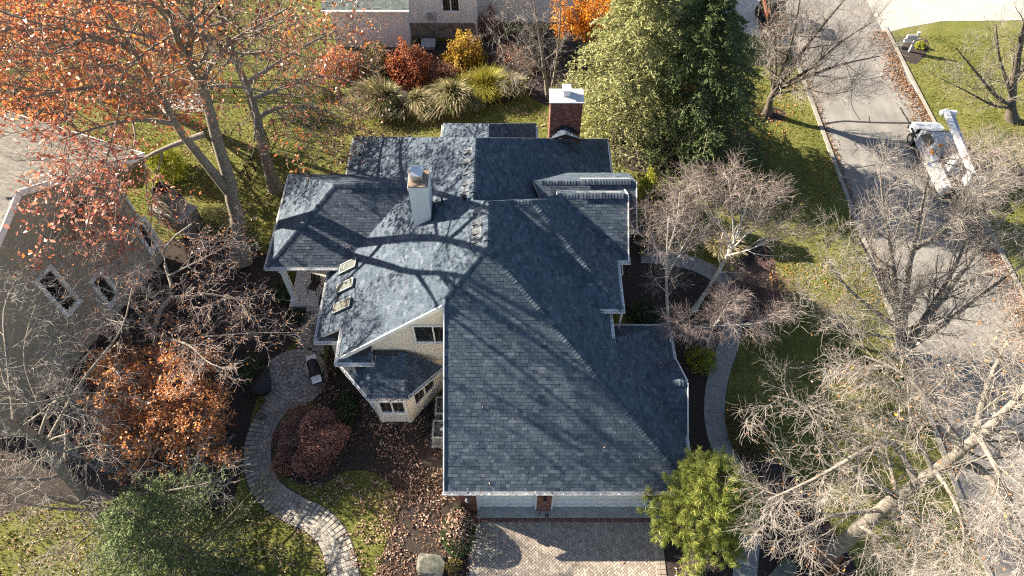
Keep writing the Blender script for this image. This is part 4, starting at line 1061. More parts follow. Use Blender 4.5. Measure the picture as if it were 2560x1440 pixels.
tree('maple_tree', 'bare many-stemmed maple fanning out over the street edge, in front of the white truck', P(2255, 880), L12, [dict(BARE[0], n=13, length=2.6, up=.16), dict(BARE[1], n=10, length=1.35, up=.12), dict(BARE[2], n=8, length=.72, up=.08, rmin=.006)], mat['bark_grey'], mat['bark_twig'], 22, group='bare trees')
L14 = [(path((1917, 285, 0), (1930, 240, 1.6), (1945, 215, 2.4), (1990, 150, 4.4), (2060, 60, 7.4), (2110, 0, 9)), .24, .04),
       (path((1932, 238, 1.6), (1940, 160, 4), (1935, 80, 6.4), (1925, 10, 8.4)), .15, .03),
       (path((1938, 228, 1.9), (2000, 200, 3.6), (2090, 165, 5.2), (2200, 140, 6.4)), .14, .03),
       (path((1936, 232, 1.8), (1965, 150, 4.4), (1990, 60, 7), (2000, -10, 9)), .15, .03),
       (path((1940, 226, 1.9), (2020, 175, 4.2), (2110, 100, 6.6), (2190, 50, 8)), .14, .03),
       (path((1933, 236, 1.7), (2010, 225, 2.8), (2080, 235, 3.4), (2130, 225, 3.8)), .08, .02)]
tree('maple_tree', 'bare vase-shaped tree in a small mulch ring at the lawn edge beside the street', P(1917, 285), L14, [dict(BARE[0], n=14, length=2.6, up=.1), dict(BARE[1], n=11, length=1.4, up=.08), dict(BARE[2], n=8, length=.75)], mat['bark_dark'], mat['bark_twig'], 23, group='bare trees')
L15 = [(path((2528, 300, 0), (2530, 230, 2), (2545, 150, 4.5), (2560, 60, 7.4), (2570, 0, 9)), .30, .05),
       (path((2528, 262, 1), (2490, 240, 2.4), (2440, 180, 4.4), (2390, 120, 6)), .15, .03),
       (path((2530, 240, 1.8), (2500, 150, 4.6), (2490, 60, 7)), .14, .03),
       (path((2527, 270, .9), (2480, 262, 2), (2420, 230, 3), (2350, 195, 4)), .11, .02),
       (path((2535, 200, 3), (2600, 120, 5), (2660, 40, 7)), .14, .03)]
tree('maple_tree', 'bare dark-stemmed tree at the right edge, on the lawn behind the white truck', P(2528, 300), L15, [dict(BARE[0], n=10, length=2.2, up=.1), dict(BARE[1], n=7, length=1.2, up=.08), dict(BARE[2], n=5, length=.7)], mat['bark_dark'], mat['bark_twig'], 24, group='bare trees')
L15b = [(path((2600, 520, 0), (2600, 430, 2), (2620, 330, 5)), .2, .04)] + [(path((2600, 480, .7), (2560 - k * 40, 430 - (k % 3) * 30, 2.5), (2520 - k * 55, 370 + k * 12, 5 + (k % 3) * .6)), .09, .02) for k in range(5)]
tree('shrubby_tree', 'bare pinkish many-stemmed shrub tree behind the truck at the right edge', P(2600, 520), L15b, [dict(BARE[0], n=12, length=1.7, up=.15), dict(BARE[1], n=8, length=1.0, up=.1), dict(BARE[2], n=5, length=.5)], mat['bark_grey'], mat['bark_twig_red'], 25, group='bare trees')
L17 = [(path((1372, 245, 0), (1360, 180, 2), (1352, 110, 4.2), (1340, 40, 6.4), (1330, -30, 8.4)), .15, .03),
       (path((1376, 243, 0), (1390, 160, 2.6), (1398, 90, 5), (1402, 10, 7.2)), .11, .03),
       (path((1362, 185, 1.9), (1320, 130, 3.8), (1270, 100, 4.8), (1215, 80, 5.6)), .07, .015),
       (path((1356, 130, 3.4), (1310, 60, 5.4), (1270, 10, 6.6)), .07, .015),
       (path((1366, 200, 1.4), (1320, 185, 2.6), (1270, 190, 3)), .05, .012)]
tree('bare_tree', 'small bare pale-stemmed tree behind the brick chimney, before the neighbour wall', P(1372, 245), L17, [dict(BARE[0], n=12, length=1.9, up=.06), dict(BARE[1], n=8, length=1.0, up=.05), dict(BARE[2], n=5, length=.5)], mat['bark_grey'], mat['bark_twig'], 26, group='bare trees')
# lower left: leaning bare trunk over the dark shade
L6 = [(path((310, 1365, 0), (240, 1270, 2.2), (170, 1188, 4.2), (95, 1105, 6.4), (0, 1042, 8.6), (-90, 980, 10.4)), .36, .10),
      (path((95, 1105, 6.4), (130, 1010, 8), (180, 990, 8.6), (70, 1010, 9), (0, 1010, 9.2)), .08, .025),
      (path((170, 1188, 4.2), (100, 1130, 5.6), (150, 1090, 7), (250, 1085, 7.6)), .08, .02),
      (path((250, 1285, 2), (330, 1240, 4), (430, 1225, 5), (560, 1200, 5.6)), .09, .02),
      (path((240, 1275, 2), (130, 1270, 4), (20, 1250, 5.2)), .09, .02),
      (path((170, 1190, 4), (120, 1060, 6.6), (60, 900, 8.4), (90, 760, 9.4)), .10, .02),
      (path((110, 1120, 6), (200, 960, 8), (300, 830, 9), (330, 720, 9.4)), .09, .02),
      (path((270, 1310, 1.4), (220, 1340, 3), (150, 1400, 3.6)), .07, .02),
      (path((40, 1065, 7.6), (20, 900, 9.5), (10, 780, 10.4), (40, 700, 10.6)), .12, .02)]
tree('bare_tree', 'bare leaning tree at lower left, thick dark trunk in front of the taupe house', P(310, 1365), L6, [dict(BARE[0], n=12, length=2.5, ang=(35, 75), up=.02, jit=.2), dict(BARE[1], n=7, length=1.2, up=.01, jit=.25, rmin=.008), dict(BARE[2], n=6, length=.6, jit=.3, rmin=.0055)], mat['bark_oak'], mat['bark_twig'], 27, group='bare trees')
# left middle: crooked grey limbs with a scatter of russet leaves
L5 = [(path((420, 985, 0), (402, 920, 2), (386, 835, 4.4), (402, 765, 5.6), (428, 742, 6.0), (422, 685, 7), (404, 640, 7.8), (430, 598, 8.4), (480, 560, 8.8)), .17, .04),
      (path((428, 742, 6), (470, 742, 6.3), (520, 735, 6.5), (575, 745, 6.5), (640, 762, 6.4)), .09, .02),
      (path((386, 835, 4.5), (440, 852, 5.2), (475, 865, 5.5), (520, 905, 5.9), (570, 925, 6.0)), .09, .02),
      (path((386, 838, 4.4), (330, 800, 5.2), (270, 822, 5.4), (225, 800, 5.6)), .07, .015),
      (path((400, 880, 3.4), (470, 848, 4.6), (560, 838, 5.2), (650, 832, 5.4), (760, 832, 5.4)), .06, .012),
      (path((404, 765, 5.6), (330, 690, 6.8), (270, 640, 7.4), (220, 600, 7.8)), .07, .015),
      (path((386, 830, 4.5), (300, 740, 6), (180, 700, 7), (90, 690, 7.4)), .07, .015),
      (path((420, 690, 7), (520, 640, 7.6), (590, 600, 7.8)), .05, .012)]
tree('ironwood_tree', 'crooked grey-limbed tree with thin russet leaves over the mulch west of the porch', P(420, 985), L5, [dict(BARE[0], n=12, length=1.9, ang=(30, 70), up=.03, jit=.22), dict(BARE[1], n=8, length=1.0, up=.02, jit=.28), dict(BARE[2], n=5, length=.45, jit=.3, rmin=.006)], mat['bark_grey'], mat['bark_twig_red'], 28,
     leaf=[(mat['beechleaf'], 1, .09, .05, thin(.11), 'leaves')], group='bare trees')
# copper-leaved beech below it
LB = [(path((430, 1105, 0), (420, 1060, 1.2), (400, 990, 3), (380, 930, 4.6)), .12, .03)] + [(path((425, 1080, .6 + .2 * k), (x, y, 1.6 + .35 * k), (x2, y2, 2.2 + .4 * k)), .05, .012)
      for k, (x, y, x2, y2) in enumerate(((480, 1120, 540, 1110), (350, 1110, 270, 1080), (470, 1060, 530, 1000), (340, 1030, 250, 960), (400, 960, 420, 880), (330, 980, 290, 890), (450, 980, 480, 900)))]
tree('beech_tree', 'small beech thick with copper-orange leaves, below the crooked grey-limbed tree', P(430, 1105), LB, [dict(BARE[0], n=14, length=2.0, ang=(30, 75), up=.0, jit=.2), dict(BARE[1], n=8, length=.95, up=0, jit=.25), dict(BARE[2], n=4, length=.4, jit=.3)], mat['bark_oak'], mat['bark_twig_red'], 29,
     leaf=[(mat['beechleaf'], 2, .125, .08, thin(.66), 'leaves')])
# birches by the front walk
BIR = [dict(n=13, length=1.9, ang=(25, 50), K=6, up=.10, jit=.12, rr=.45, rend=.3, t0=.3, lpow=.45), dict(n=8, length=1.0, ang=(20, 50), K=5, up=.03, jit=.18, rr=.45, rend=.4, t0=.12, lpow=.3, rmin=.0065), dict(n=7, length=.55, ang=(20, 55), K=4, up=-.04, jit=.2, rr=.6, rend=.5, t0=.1, lpow=.2, rmin=.0048)]
LBi = [(path((1672, 845, 0), (1668, 760, 2), (1666, 690, 3.8), (1668, 620, 5.4), (1672, 540, 7.2)), .10, .03), (path((1668, 690, 3.8), (1700, 630, 5), (1740, 560, 6.2)), .05, .015), (path((1666, 680, 3.9), (1640, 620, 5), (1620, 560, 6)), .05, .015), (path((1667, 640, 4.8), (1690, 560, 6.4), (1700, 480, 7.6)), .05, .015)]
tree('birch_tree', 'white-stemmed birch standing close to the east gables of the house', P(1672, 845), LBi, BIR, mat['bark_birch'], mat['bark_twig_red'], 31, leaf=[few(mat['yellowgreen'], .08, .012, 'leaves')], group='birches by the front walk')
LBi2 = [(path((1735, 775, 0), (1765, 728, 1.5), (1800, 672, 3), (1832, 612, 4.7), (1858, 540, 6.4), (1880, 470, 7.8)), .12, .03), (path((1830, 615, 4.7), (1800, 565, 5.8), (1765, 520, 6.6), (1745, 455, 7.6)), .06, .015), (path((1835, 600, 5), (1830, 520, 6.6), (1820, 440, 8)), .05, .015), (path((1815, 640, 4), (1870, 625, 4.8), (1930, 600, 5.4), (1970, 580, 5.8)), .05, .012), (path((1822, 630, 4.2), (1880, 570, 5.6), (1920, 500, 6.8)), .05, .012)]
tree('birch_tree', 'white-stemmed birch leaning out over the bend of the concrete walk', P(1735, 775), LBi2, BIR, mat['bark_birch'], mat['bark_twig_red'], 32, leaf=[few(mat['yellowgreen'], .08, .012, 'leaves')], group='birches by the front walk')
LBi3 = [(path((1765, 880, 0), (1775, 840, 2), (1785, 815, 3.4), (1800, 800, 4)), .08, .03), (path((1786, 814, 3.4), (1840, 812, 3.9), (1895, 808, 4.3), (1940, 790, 4.8)), .045, .012), (path((1788, 812, 3.5), (1808, 780, 4.4), (1825, 750, 5)), .04, .012), (path((1782, 820, 3.2), (1730, 815, 3.7), (1690, 812, 4)), .035, .01)]
tree('birch_tree', 'small birch with low level limbs beside the straight part of the concrete walk', P(1765, 880), LBi3, [dict(BIR[0], n=14, length=1.2, up=0.0), dict(BIR[1], length=.7, up=0), BIR[2]], mat['bark_birch'], mat['bark_twig_red'], 33, group='birches by the front walk')
LJ = [(path((1870, 770, 0), (1868, 740, .8), (1865, 700, 1.8)), .09, .03)] + [(path((1869, 750, .5), (1869 + 60 * math.cos(a), 735 + 40 * math.sin(a), 1.5), (1869 + 85 * math.cos(a), 718 + 52 * math.sin(a), 2.0)), .04, .01) for a in np.linspace(0, 6, 8)]
tree('maple_tree', 'low purplish-brown twiggy japanese maple in front of the leaning birch', P(1870, 770), LJ, [dict(BARE[0], n=12, length=.9, up=.05), dict(BARE[1], n=9, length=.6, up=0), dict(BARE[2], n=6, length=.35)], mat['bark_oak'], M('purple_brown_twig', (.15, .09, .085), (.24, .16, .15), scale=3, rough=.85), 34)
# orange maple behind the hemlocks
LO = [(path((1456, 130, 0), (1456, 80, 1.8), (1455, 20, 4), (1450, -40, 6)), .16, .04), (path((1456, 90, 1.4), (1490, 50, 3), (1530, 10, 4.6)), .06, .015), (path((1456, 80, 1.8), (1425, 40, 3.4), (1400, 0, 4.8)), .06, .015), (path((1456, 100, 1.2), (1480, 95, 2.2), (1510, 75, 3)), .05, .012), (path((1456, 95, 1.3), (1440, 80, 2.4), (1420, 70, 3)), .05, .012), (path((1456, 60, 2.5), (1480, 40, 4), (1500, 20, 5)), .05, .012)]
tree('maple_tree', 'bright orange-leaved maple between the pale hemlock and the neighbour wall', P(1456, 130), LO, [dict(BARE[0], n=10, length=1.7), dict(BARE[1], n=7, length=.9), dict(BARE[2], n=4, length=.5)], mat['bark_grey'], mat['bark_twig_oak'], 35,
     leaf=[(mat['mapleleaf'], 2, .15, .1, thin(.55), 'leaves')])
LO2 = [(path((1735, 330, 0), (1730, 285, 1.6), (1705, 240, 3.2), (1680, 210, 4.2)), .1, .03), (path((1732, 290, 1.5), (1725, 260, 2.6), (1722, 240, 3.4)), .05, .012)]
tree('maple_tree', 'small burnt-orange maple showing through the gap between the two hemlocks', P(1735, 330), LO2, [dict(BARE[0], n=9, length=1.1), dict(BARE[1], n=6, length=.6), dict(BARE[2], n=4, length=.4)], mat['bark_oak'], mat['bark_twig_oak'], 36,
     leaf=[(mat['mapleleaf'], 2, .13, .1, thin(.55), 'leaves')])

# ------------------------------------------------------------------ conifers
def conifer(name, label, base, h, R, nb, m, seed, droop=-.05, rise=.1, zb=.12, prof=.8, spl=.22, spw=.05, per=7, sub=(13, .42), lean=(0, 0), group=None, clump=.04, mbark='bark_dark', zlim=.15):
    r = np.random.default_rng(seed); root = empty(name, base, label, 'conifer', group)
    base = np.array(base); tz = np.linspace(0, 1, 10)
    tp = base[None] + np.stack([lean[0] * tz, lean[1] * tz, h * tz], 1)
    tr = np.linspace(.055 * h ** .75 * .55, .02, 10)
    f = zb + (1 - zb) * (np.arange(nb) + r.random(nb)) / nb
    az = np.arange(nb) * 2.4 + r.normal(0, .3, nb)
    L = R * np.clip(1 - f, 0.02, 1) ** prof * r.uniform(.7, 1.15, nb) + .25
    K = 7; Q = np.empty((nb, K, 3)); Q[:, 0] = np.stack([np.interp(f, tz, tp[:, i]) for i in range(3)], 1)
    d = unit(np.stack([np.cos(az), np.sin(az), np.full(nb, rise)], 1))
    for k in range(1, K):
        d = unit(d + r.normal(0, .07, d.shape) + np.array([0, 0, droop])); Q[:, k] = Q[:, k - 1] + d * (L / (K - 1))[:, None]
    RR = np.linspace(1, .25, K)[None] * (.012 + .011 * L[:, None])
    fast('trunk', *join([tubes(tp[None], tr[None], 8), tubes(Q, RR, 4)]), mat[mbark], root, smooth=True)
    n2, l2 = sub
    # side sprays lie mostly in the branch's own plane
    t = (np.arange(n2)[None] + r.random((nb, n2))) / n2 * .9 + .1
    i = np.minimum((t * (K - 1)).astype(int), K - 2); fr = (t * (K - 1) - i)[..., None]; ix = np.arange(nb)[:, None]
    A, B = Q[ix, i], Q[ix, i + 1]; p = A * (1 - fr) + B * fr; T = unit(B - A)
    s = np.where((np.arange(n2) % 2)[None] == 0, 1.0, -1.0)[..., None]
    side = unit(np.cross(T, np.array([0, 0, 1.0]))) * s
    dd = unit(T * .75 + side * .8 + r.normal(0, .18, T.shape) + np.array([0, 0, -.05]))
    LL = l2 * L[:, None] * (1.1 - .7 * t) * r.uniform(.7, 1.2, t.shape) + .12
    p, dd, LL = p.reshape(-1, 3), dd.reshape(-1, 3), LL.reshape(-1)
    # tips of the branches too
    p = np.concatenate([p, Q[:, -2]]); dd = np.concatenate([dd, unit(Q[:, -1] - Q[:, -2])]); LL = np.concatenate([LL, .1 * L + .2])
    n = per; q = (np.arange(n)[None] + r.random((len(p), n))) / n
    c = p[:, None] + dd[:, None] * (q * LL[:, None])[..., None] + np.array([0, 0, droop * .8])[None, None] * (q ** 2 * LL[:, None])[..., None] + r.normal(0, clump, (len(p), n, 3))
    sg = np.where(np.arange(n) % 2 == 0, 1.0, -1.0)[None, :, None]
    al = unit(dd[:, None] * .8 + sg * unit(np.cross(dd, np.array([0, 0, 1.0])))[:, None] * .6 + r.normal(0, .3, c.shape))
    c = c.reshape(-1, 3); al = al.reshape(-1, 3)
    ok = c[:, 2] > zlim; c, al = c[ok], al[ok]
    tt = np.repeat(np.clip(r.normal(.45, .2, len(p)), 0, 1), n)[ok] * .6 + r.random(len(c)) * .4
    leaves_obj('needles', c, spl, m, root, r, updir=1.2, asp=spw / spl, along=al, tint=tt)
    return root
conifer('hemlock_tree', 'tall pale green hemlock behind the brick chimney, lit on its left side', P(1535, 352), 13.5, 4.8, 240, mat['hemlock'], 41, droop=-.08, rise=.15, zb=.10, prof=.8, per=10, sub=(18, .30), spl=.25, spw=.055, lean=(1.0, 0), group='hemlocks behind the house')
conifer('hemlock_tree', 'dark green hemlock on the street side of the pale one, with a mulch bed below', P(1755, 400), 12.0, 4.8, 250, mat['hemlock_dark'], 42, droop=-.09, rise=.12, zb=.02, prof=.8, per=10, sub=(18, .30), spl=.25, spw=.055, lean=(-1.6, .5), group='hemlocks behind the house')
conifer('spruce_tree', 'dark green spruce with drooping fans at the lower left, beside the winding walk', P(480, 1425), 5.8, 4.1, 110, mat['spruce'], 43, droop=-.05, rise=.10, zb=.06, prof=.6, per=9, sub=(16, .34), spl=.17, spw=.04, lean=(-.3, .5))
def pine(name, label, base, h, R, nb, m, seed, lean=(0, 0)):
    """soft pine: whorled limbs ending in tufts of long needles"""
    r = np.random.default_rng(seed); root = empty(name, base, label, 'conifer'); base = np.array(base)
    tz = np.linspace(0, 1, 8); tp = base[None] + np.stack([lean[0] * tz, lean[1] * tz, h * tz], 1)
    f = .08 + .92 * (np.arange(nb) + r.random(nb)) / nb; az = np.arange(nb) * 2.4
    L = R * (1 - f) ** .62 * r.uniform(.75, 1.2, nb) + .3; K = 6
    Q = np.empty((nb, K, 3)); Q[:, 0] = np.stack([np.interp(f, tz, tp[:, i]) for i in range(3)], 1)
    d = unit(np.stack([np.cos(az), np.sin(az), np.full(nb, .3)], 1))
    for k in range(1, K):
        d = unit(d + r.normal(0, .1, d.shape) + np.array([0, 0, .03])); Q[:, k] = Q[:, k - 1] + d * (L / (K - 1))[:, None]
    RR = np.linspace(1, .3, K)[None] * (.01 + .008 * L[:, None])
    S1_ = spawn(Q, RR, 9, .62, (25, 60), 4, r, up=.06, jit=.15, rr=.6, t0=.25, lpow=.3)
    fast('trunk', *join([tubes(tp[None], np.linspace(.11, .02, 8)[None], 8), tubes(Q, RR, 4), tubes(*S1_, 3)]), mat['bark_oak'], root, smooth=True)
    ends = np.concatenate([Q[:, -1], Q[:, -2], S1_[0][:, -1], S1_[0][:, -2]]); dirs = np.concatenate([unit(Q[:, -1] - Q[:, -2])] * 2 + [unit(S1_[0][:, -1] - S1_[0][:, -2])] * 2)
    n = 30; dn = unit(dirs[:, None] * .9 + r.normal(0, .55, (len(ends), n, 3)) + np.array([0, 0, -.12]))
    ln = .21; c = ends[:, None] + dn * ln * .5 + r.normal(0, .035, dn.shape)
    tt = np.repeat(np.clip(r.normal(.5, .22, len(ends)), 0, 1), n) * .65 + r.random(len(ends) * n) * .35
    leaves_obj('needles', c.reshape(-1, 3), ln, m, root, r, updir=.6, asp=.10, along=dn.reshape(-1, 3), tint=tt)
pine('pine_tree', 'bushy yellow-green pine hiding the right corner of the garage', P(1724, 1328), 5.4, 2.3, 96, mat['pine'], 44, lean=(0, .2))
# ------------------------------------------------------------------ shrubs and grasses
def shrub(name, label, cat, px, py, rx, ry, h, n, size, m, seed, lump=.22, group=None, z0=0.0, hollow=.55, stems=14, flat=1.0, mstem='bark_oak', updir=.5, asp=.62):
    r = np.random.default_rng(seed); c = P(px, py, 0)
    root = empty(name, c, label, cat, group)
    d = unit(r.normal(0, 1, (n, 3))); d[:, 2] = np.abs(d[:, 2]) * flat; d = unit(d)
    k = r.normal(0, 3.2, (5, 3)); ph = r.random(5) * 6.28
    lum = 1 + lump * np.sin(d @ k.T * 1.6 + ph).sum(1) / 2.2
    rad = (hollow + (1 - hollow) * r.random(n) ** .5) * lum
    pts = np.array(c) + d * rad[:, None] * np.array([rx, ry, h]) + np.array([0, 0, z0])
    pts[:, 2] = np.maximum(pts[:, 2], .03)
    leaves_obj('foliage', pts, size, m, root, r, updir=updir, asp=asp)
    if stems:
        a = r.random(stems) * 6.28; u = r.random(stems) ** .5
        tip = np.array(c) + np.stack([np.cos(a) * u * rx * .85, np.sin(a) * u * ry * .85, h * (1.05 - .5 * u ** 2) + z0], 1)
        b = np.array(c) + np.stack([np.cos(a) * .08, np.sin(a) * .08, np.zeros(stems)], 1)
        mid = (b + tip) / 2 + r.normal(0, .06, (stems, 3)); Q = np.stack([b, mid, tip], 1)
        S2 = spawn(Q, np.tile([[.016, .011, .006]], (stems, 1)), 6, .45 * h, (20, 60), 3, r, up=.1, t0=.3)
        fast('stem', *join([tubes(Q, np.tile([[.016, .011, .006]], (stems, 1)), 4), tubes(*S2, 3)]), mat[mstem], root)
    return root
shrub('japanese_maple', 'rounded dull-crimson weeping maple beside the winding walk and the round patio', 'shrub', 782, 1118, 1.75, 1.65, 2.0, 15000, .085, mat['redshrub'], 51, lump=.24, stems=60, hollow=.6)
shrub('boxwood_shrub', 'dark green clipped shrub against the bay window, right of the crimson maple', 'shrub', 868, 1030, .55, 1.1, .9, 3200, .07, mat['boxwood'], 52, lump=.12)
shrub('boxwood_shrub', 'low green shrub under the west eave, between the grill and the bay', 'shrub', 850, 900, .5, .8, .75, 1800, .07, mat['olive'], 53)
shrub('boxwood_shrub', 'dark clipped shrub at the west end of the round patio', 'shrub', 640, 935, .7, 1.0, 1.0, 2600, .07, mat['boxwood'], 54)
shrub('boxwood_shrub', 'dark evergreen shrub at the left side of the porch column', 'shrub', 712, 735, .55, .8, .9, 2000, .07, mat['boxwood'], 55)
shrub('boxwood_shrub', 'small green shrub in front of the porch floor, left of the steps', 'shrub', 748, 795, .8, .45, .6, 1600, .07, mat['boxwood'], 56)
hd = shrub('boxwood_hedge', 'square clipped shrub topped with tan fallen leaves, left of the garage driveway', 'hedge', 1148, 1335, .72, 1.05, 1.35, 5200, .075, mat['boxwood'], 57, lump=.08, hollow=.75)
r_ = np.random.default_rng(4); q = np.array(P(1148, 1335)) + np.stack([r_.normal(0, .42, 620), r_.normal(.15, .5, 620), np.zeros(620)], 1)
rel = (q - np.array(P(1148, 1335)))[:, :2] / np.array([.72, 1.05]); rr2 = (rel ** 2).sum(1); q = q[rr2 < .95]; q[:, 2] = 1.37 * np.sqrt(np.maximum(0, 1 - rr2[rr2 < .95])) + .03
tag(leaves_obj('leaf_litter', q, .115, mat['leafpile'], hd, r_, updir=2), kind='stuff')
shrub('low_shrub', 'low bronze shrub below the leaf-topped hedge, beside the grey boulder', 'shrub', 1130, 1420, .5, .4, .45, 700, .08, mat['olive'], 58)
shrub('boxwood_shrub', 'dark round shrub under the east wing, behind the close birch', 'shrub', 1605, 790, .9, .75, .9, 2600, .07, mat['boxwood'], 59)
shrub('golden_shrub', 'small olive-yellow shrub in the bend between the small birch and the concrete walk', 'shrub', 1752, 905, .75, .7, 1.1, 2400, .075, mat['yellowgreen'], 60, stems=18)
shrub('rusty_shrub', 'wide low rusty-brown shrub right of the concrete walk, half under the bare oak', 'shrub', 1868, 1080, 1.05, 1.5, 1.2, 6000, .07, mat['olive'], 61, lump=.12)
shrub('evergreen_shrub', 'yellow-green arborvitae at the corner of the rearmost east gable', 'shrub', 1612, 500, .55, .6, 2.2, 2600, .1, mat['yellowgreen'], 62)
shrub('evergreen_shrub', 'bronze-green shrub beside the arborvitae, under the dark hemlock', 'shrub', 1660, 520, .8, .6, 1.6, 2600, .1, mat['olive'], 63)
shrub('boxwood_shrub', 'dark hedge shrub under the rearmost east gable', 'shrub', 1602, 600, .4, 1.2, 1.5, 2200, .08, mat['boxwood'], 64)
tw = shrub('bare_shrub', 'bare pinkish twigs growing at the foot of the pine by the driveway', 'shrub', 1735, 1425, .8, .6, 1.5, 60, .08, mat['leafpile'], 65, stems=46, mstem='bark_twig_red')
shrub('leafy_sprouts', 'tan-leaved sprouts around the foot of the large bare oak', 'shrub', 2058, 1398, .8, .7, .8, 420, .12, mat['beechleaf'], 83, stems=16)
shrub('yellow_shrub', 'bright yellow-green shrub between the forked oak and the taupe house', 'shrub', 425, 440, 1.1, 1.3, 2.4, 4200, .12, mat['yellowgreen'], 66)
shrub('juniper_shrub', 'grey-green juniper right of the stone fireplace, at the oak trunk', 'shrub', 550, 560, .95, .8, 1.5, 3600, .1, mat['hemlock'], 67, asp=.3)
NS = 'autumn shrubs along the neighbour wall'
shrub('crimson_shrub', 'crimson and orange shrub, tallest in the row before the white neighbour house', 'shrub', 1030, 195, 1.65, 1.3, 2.5, 4800, .14, mat['crimson'], 71, group=NS, stems=24)
shrub('yellow_shrub', 'yellow-orange shrub below the neighbour window, right of the crimson one', 'shrub', 1165, 160, 1.5, 1.1, 2.3, 4200, .14, mat['yelloworange'], 72, group=NS, stems=24)
shrub('olive_shrub', 'olive-brown shrub left of the crimson one, under the white wall corner', 'shrub', 945, 180, 1.5, 1.2, 2.0, 3400, .14, mat['olive'], 73, group=NS, stems=24)
shrub('rusty_shrub', 'dark rusty shrub between the crimson and yellow-orange shrubs', 'shrub', 1105, 205, 1.2, .9, 1.5, 2400, .13, mat['oakleaf_brown'], 74, group=NS, stems=24)
shrub('olive_shrub', 'brown shrub with thin leaves beneath the small bare tree by the brick chimney', 'shrub', 1290, 175, 1.7, 1.3, 1.8, 1500, .12, mat['oakleaf_brown'], 75, group=NS, stems=46)
shrub('golden_shrub', 'small yellow shrub under the brown oak crown, left of the tall grasses', 'shrub', 825, 240, .8, .7, 1.2, 1500, .13, mat['yellowgreen'], 76, group=NS)
shrub('rusty_shrub', 'russet shrub at the left end of the shrub row, under the oak branches', 'shrub', 850, 185, 1.6, 1.1, 1.9, 3000, .14, mat['oakleaf'], 77, group=NS)
shrub('dark_shrub', 'burgundy shrub at the inner corner of the neighbour walls', 'shrub', 1225, 90, .9, .6, 2.2, 1800, .12, mat['redshrub'], 78, group=NS)
shrub('dark_shrub', 'dark shrub below the oak trunks beside the iron fence', 'shrub', 770, 300, 1.3, .8, 1.3, 2400, .1, mat['boxwood'], 79)
shrub('dark_shrub', 'dark evergreen shrub at the far left behind the taupe house', 'shrub', 55, 255, 1.1, .9, 2.0, 2600, .12, mat['boxwood'], 80)
shrub('dark_shrub', 'dark conical shrub at the top left corner under the oak', 'shrub', 60, 40, 1.2, 1.0, 3.0, 2600, .14, mat['spruce'], 81)
shrub('golden_shrub', 'small yellow plant beside the white mailbox post', 'shrub', 2298, 118, .4, .35, .5, 420, .1, mat['yellowgreen'], 82, stems=0)
def grass(label, px, py, R, h, n, m, seed, plume=.15, lean=(.2, -.2)):
    r = np.random.default_rng(seed); c = np.array(P(px, py)); root = empty('ornamental_grass', c, label, 'grass clump', 'tall grasses edging the back lawn')
    a = r.random(n) * 6.28; u = r.random(n) ** .5; K = 6
    d = np.stack([np.cos(a), np.sin(a)], 1); b = c[:2] + d * (u * R * .45)[:, None] + r.normal(0, .12, (n, 2)); d = unit(d + r.normal(0, .45, d.shape))
    L = h * r.uniform(.7, 1.25, n); s = np.linspace(0, 1, K)
    out = (R * u * r.uniform(.6, 1.3, n))[:, None] * s[None] ** 1.7
    z = L[:, None] * (s[None] * 1.15 - .62 * (u * r.uniform(.6, 1.2, n))[:, None] * s[None] ** 2.6)
    C_ = np.empty((n, K, 3)); C_[..., 0] = b[:, :1] + d[:, :1] * out + lean[0] * s[None] ** 2; C_[..., 1] = b[:, 1:] + d[:, 1:] * out + lean[1] * s[None] ** 2; C_[..., 2] = np.maximum(z, .02)
    w = np.stack([-d[:, 1], d[:, 0], np.zeros(n)], 1) * r.uniform(.006, .013, n)[:, None]
    wid = np.array([.8, 1, 1, .9, .9, .3]); pl = r.random(n) < plume
    wk = np.where(pl[:, None], wid[None] * np.array([1, 1, .6, .9, 2.6, 1.6])[None], wid[None])
    V = np.stack([C_ - w[:, None] * wk[..., None], C_ + w[:, None] * wk[..., None]], 2).reshape(-1, 3)
    i = (np.arange(n)[:, None] * K + np.arange(K - 1)[None]).reshape(-1) * 2
    F = np.stack([i, i + 1, i + 3, i + 2], 1)
    t = np.repeat((np.clip(r.normal(.4, .15, n), 0, 1)[:, None] * .9 + np.where(pl[:, None], 1, 0) * np.array([0, 0, .1, .3, .6, .6])[None]).reshape(-1), 2)
    fast('blades', V, F, m, root, tint=np.clip(t, 0, 1))
    return root
grass('silvery clump of tall grass at the left end of the grass row', 958, 262, 1.3, 1.6, 4400, mat['grassblade'], 91, lean=(-.5, -.45))
grass('small tawny grass clump leaning out beside the silvery end clump', 1005, 276, .7, 1.0, 1700, mat['grassblade'], 191, plume=.3, lean=(-.3, -.7))
grass('tawny tall grass with pale plumes, below the crimson shrub', 1046, 264, .85, 1.25, 2800, mat['grassblade'], 92, plume=.3, lean=(.35, -.6))
grass('low grass clump with drooping plumes at the front edge of the row', 1090, 276, .75, .9, 1800, mat['grassblade'], 192, plume=.4, lean=(-.45, -.6))
grass('tall grass with cream plumes in the middle of the row', 1130, 252, 1.15, 1.55, 3600, mat['grassblade'], 93, plume=.28, lean=(-.1, -.75))
grass('short ragged grass tuft in front of the yellow clump', 1172, 262, .6, .8, 1300, mat['grassblade'], 193, plume=.35, lean=(.3, -.4))
grass('bright yellow arching grass clump at the right end of the row', 1215, 232, 1.2, 1.5, 4200, mat['grassyellow'], 94, plume=.05)
grass('greyish fine grass spilling right of the bright yellow clump', 1268, 228, .9, 1.2, 1500, mat['grassblade'], 95, plume=.2)
grass('short green grass clump behind the yellow one', 1160, 225, .8, 1.1, 1300, mat['grassyellow'], 96, plume=.3)
grass('pale feathery ornamental grass between the two birches', 1795, 620, .9, 1.1, 1700, mat['grassblade'], 97, plume=.28)

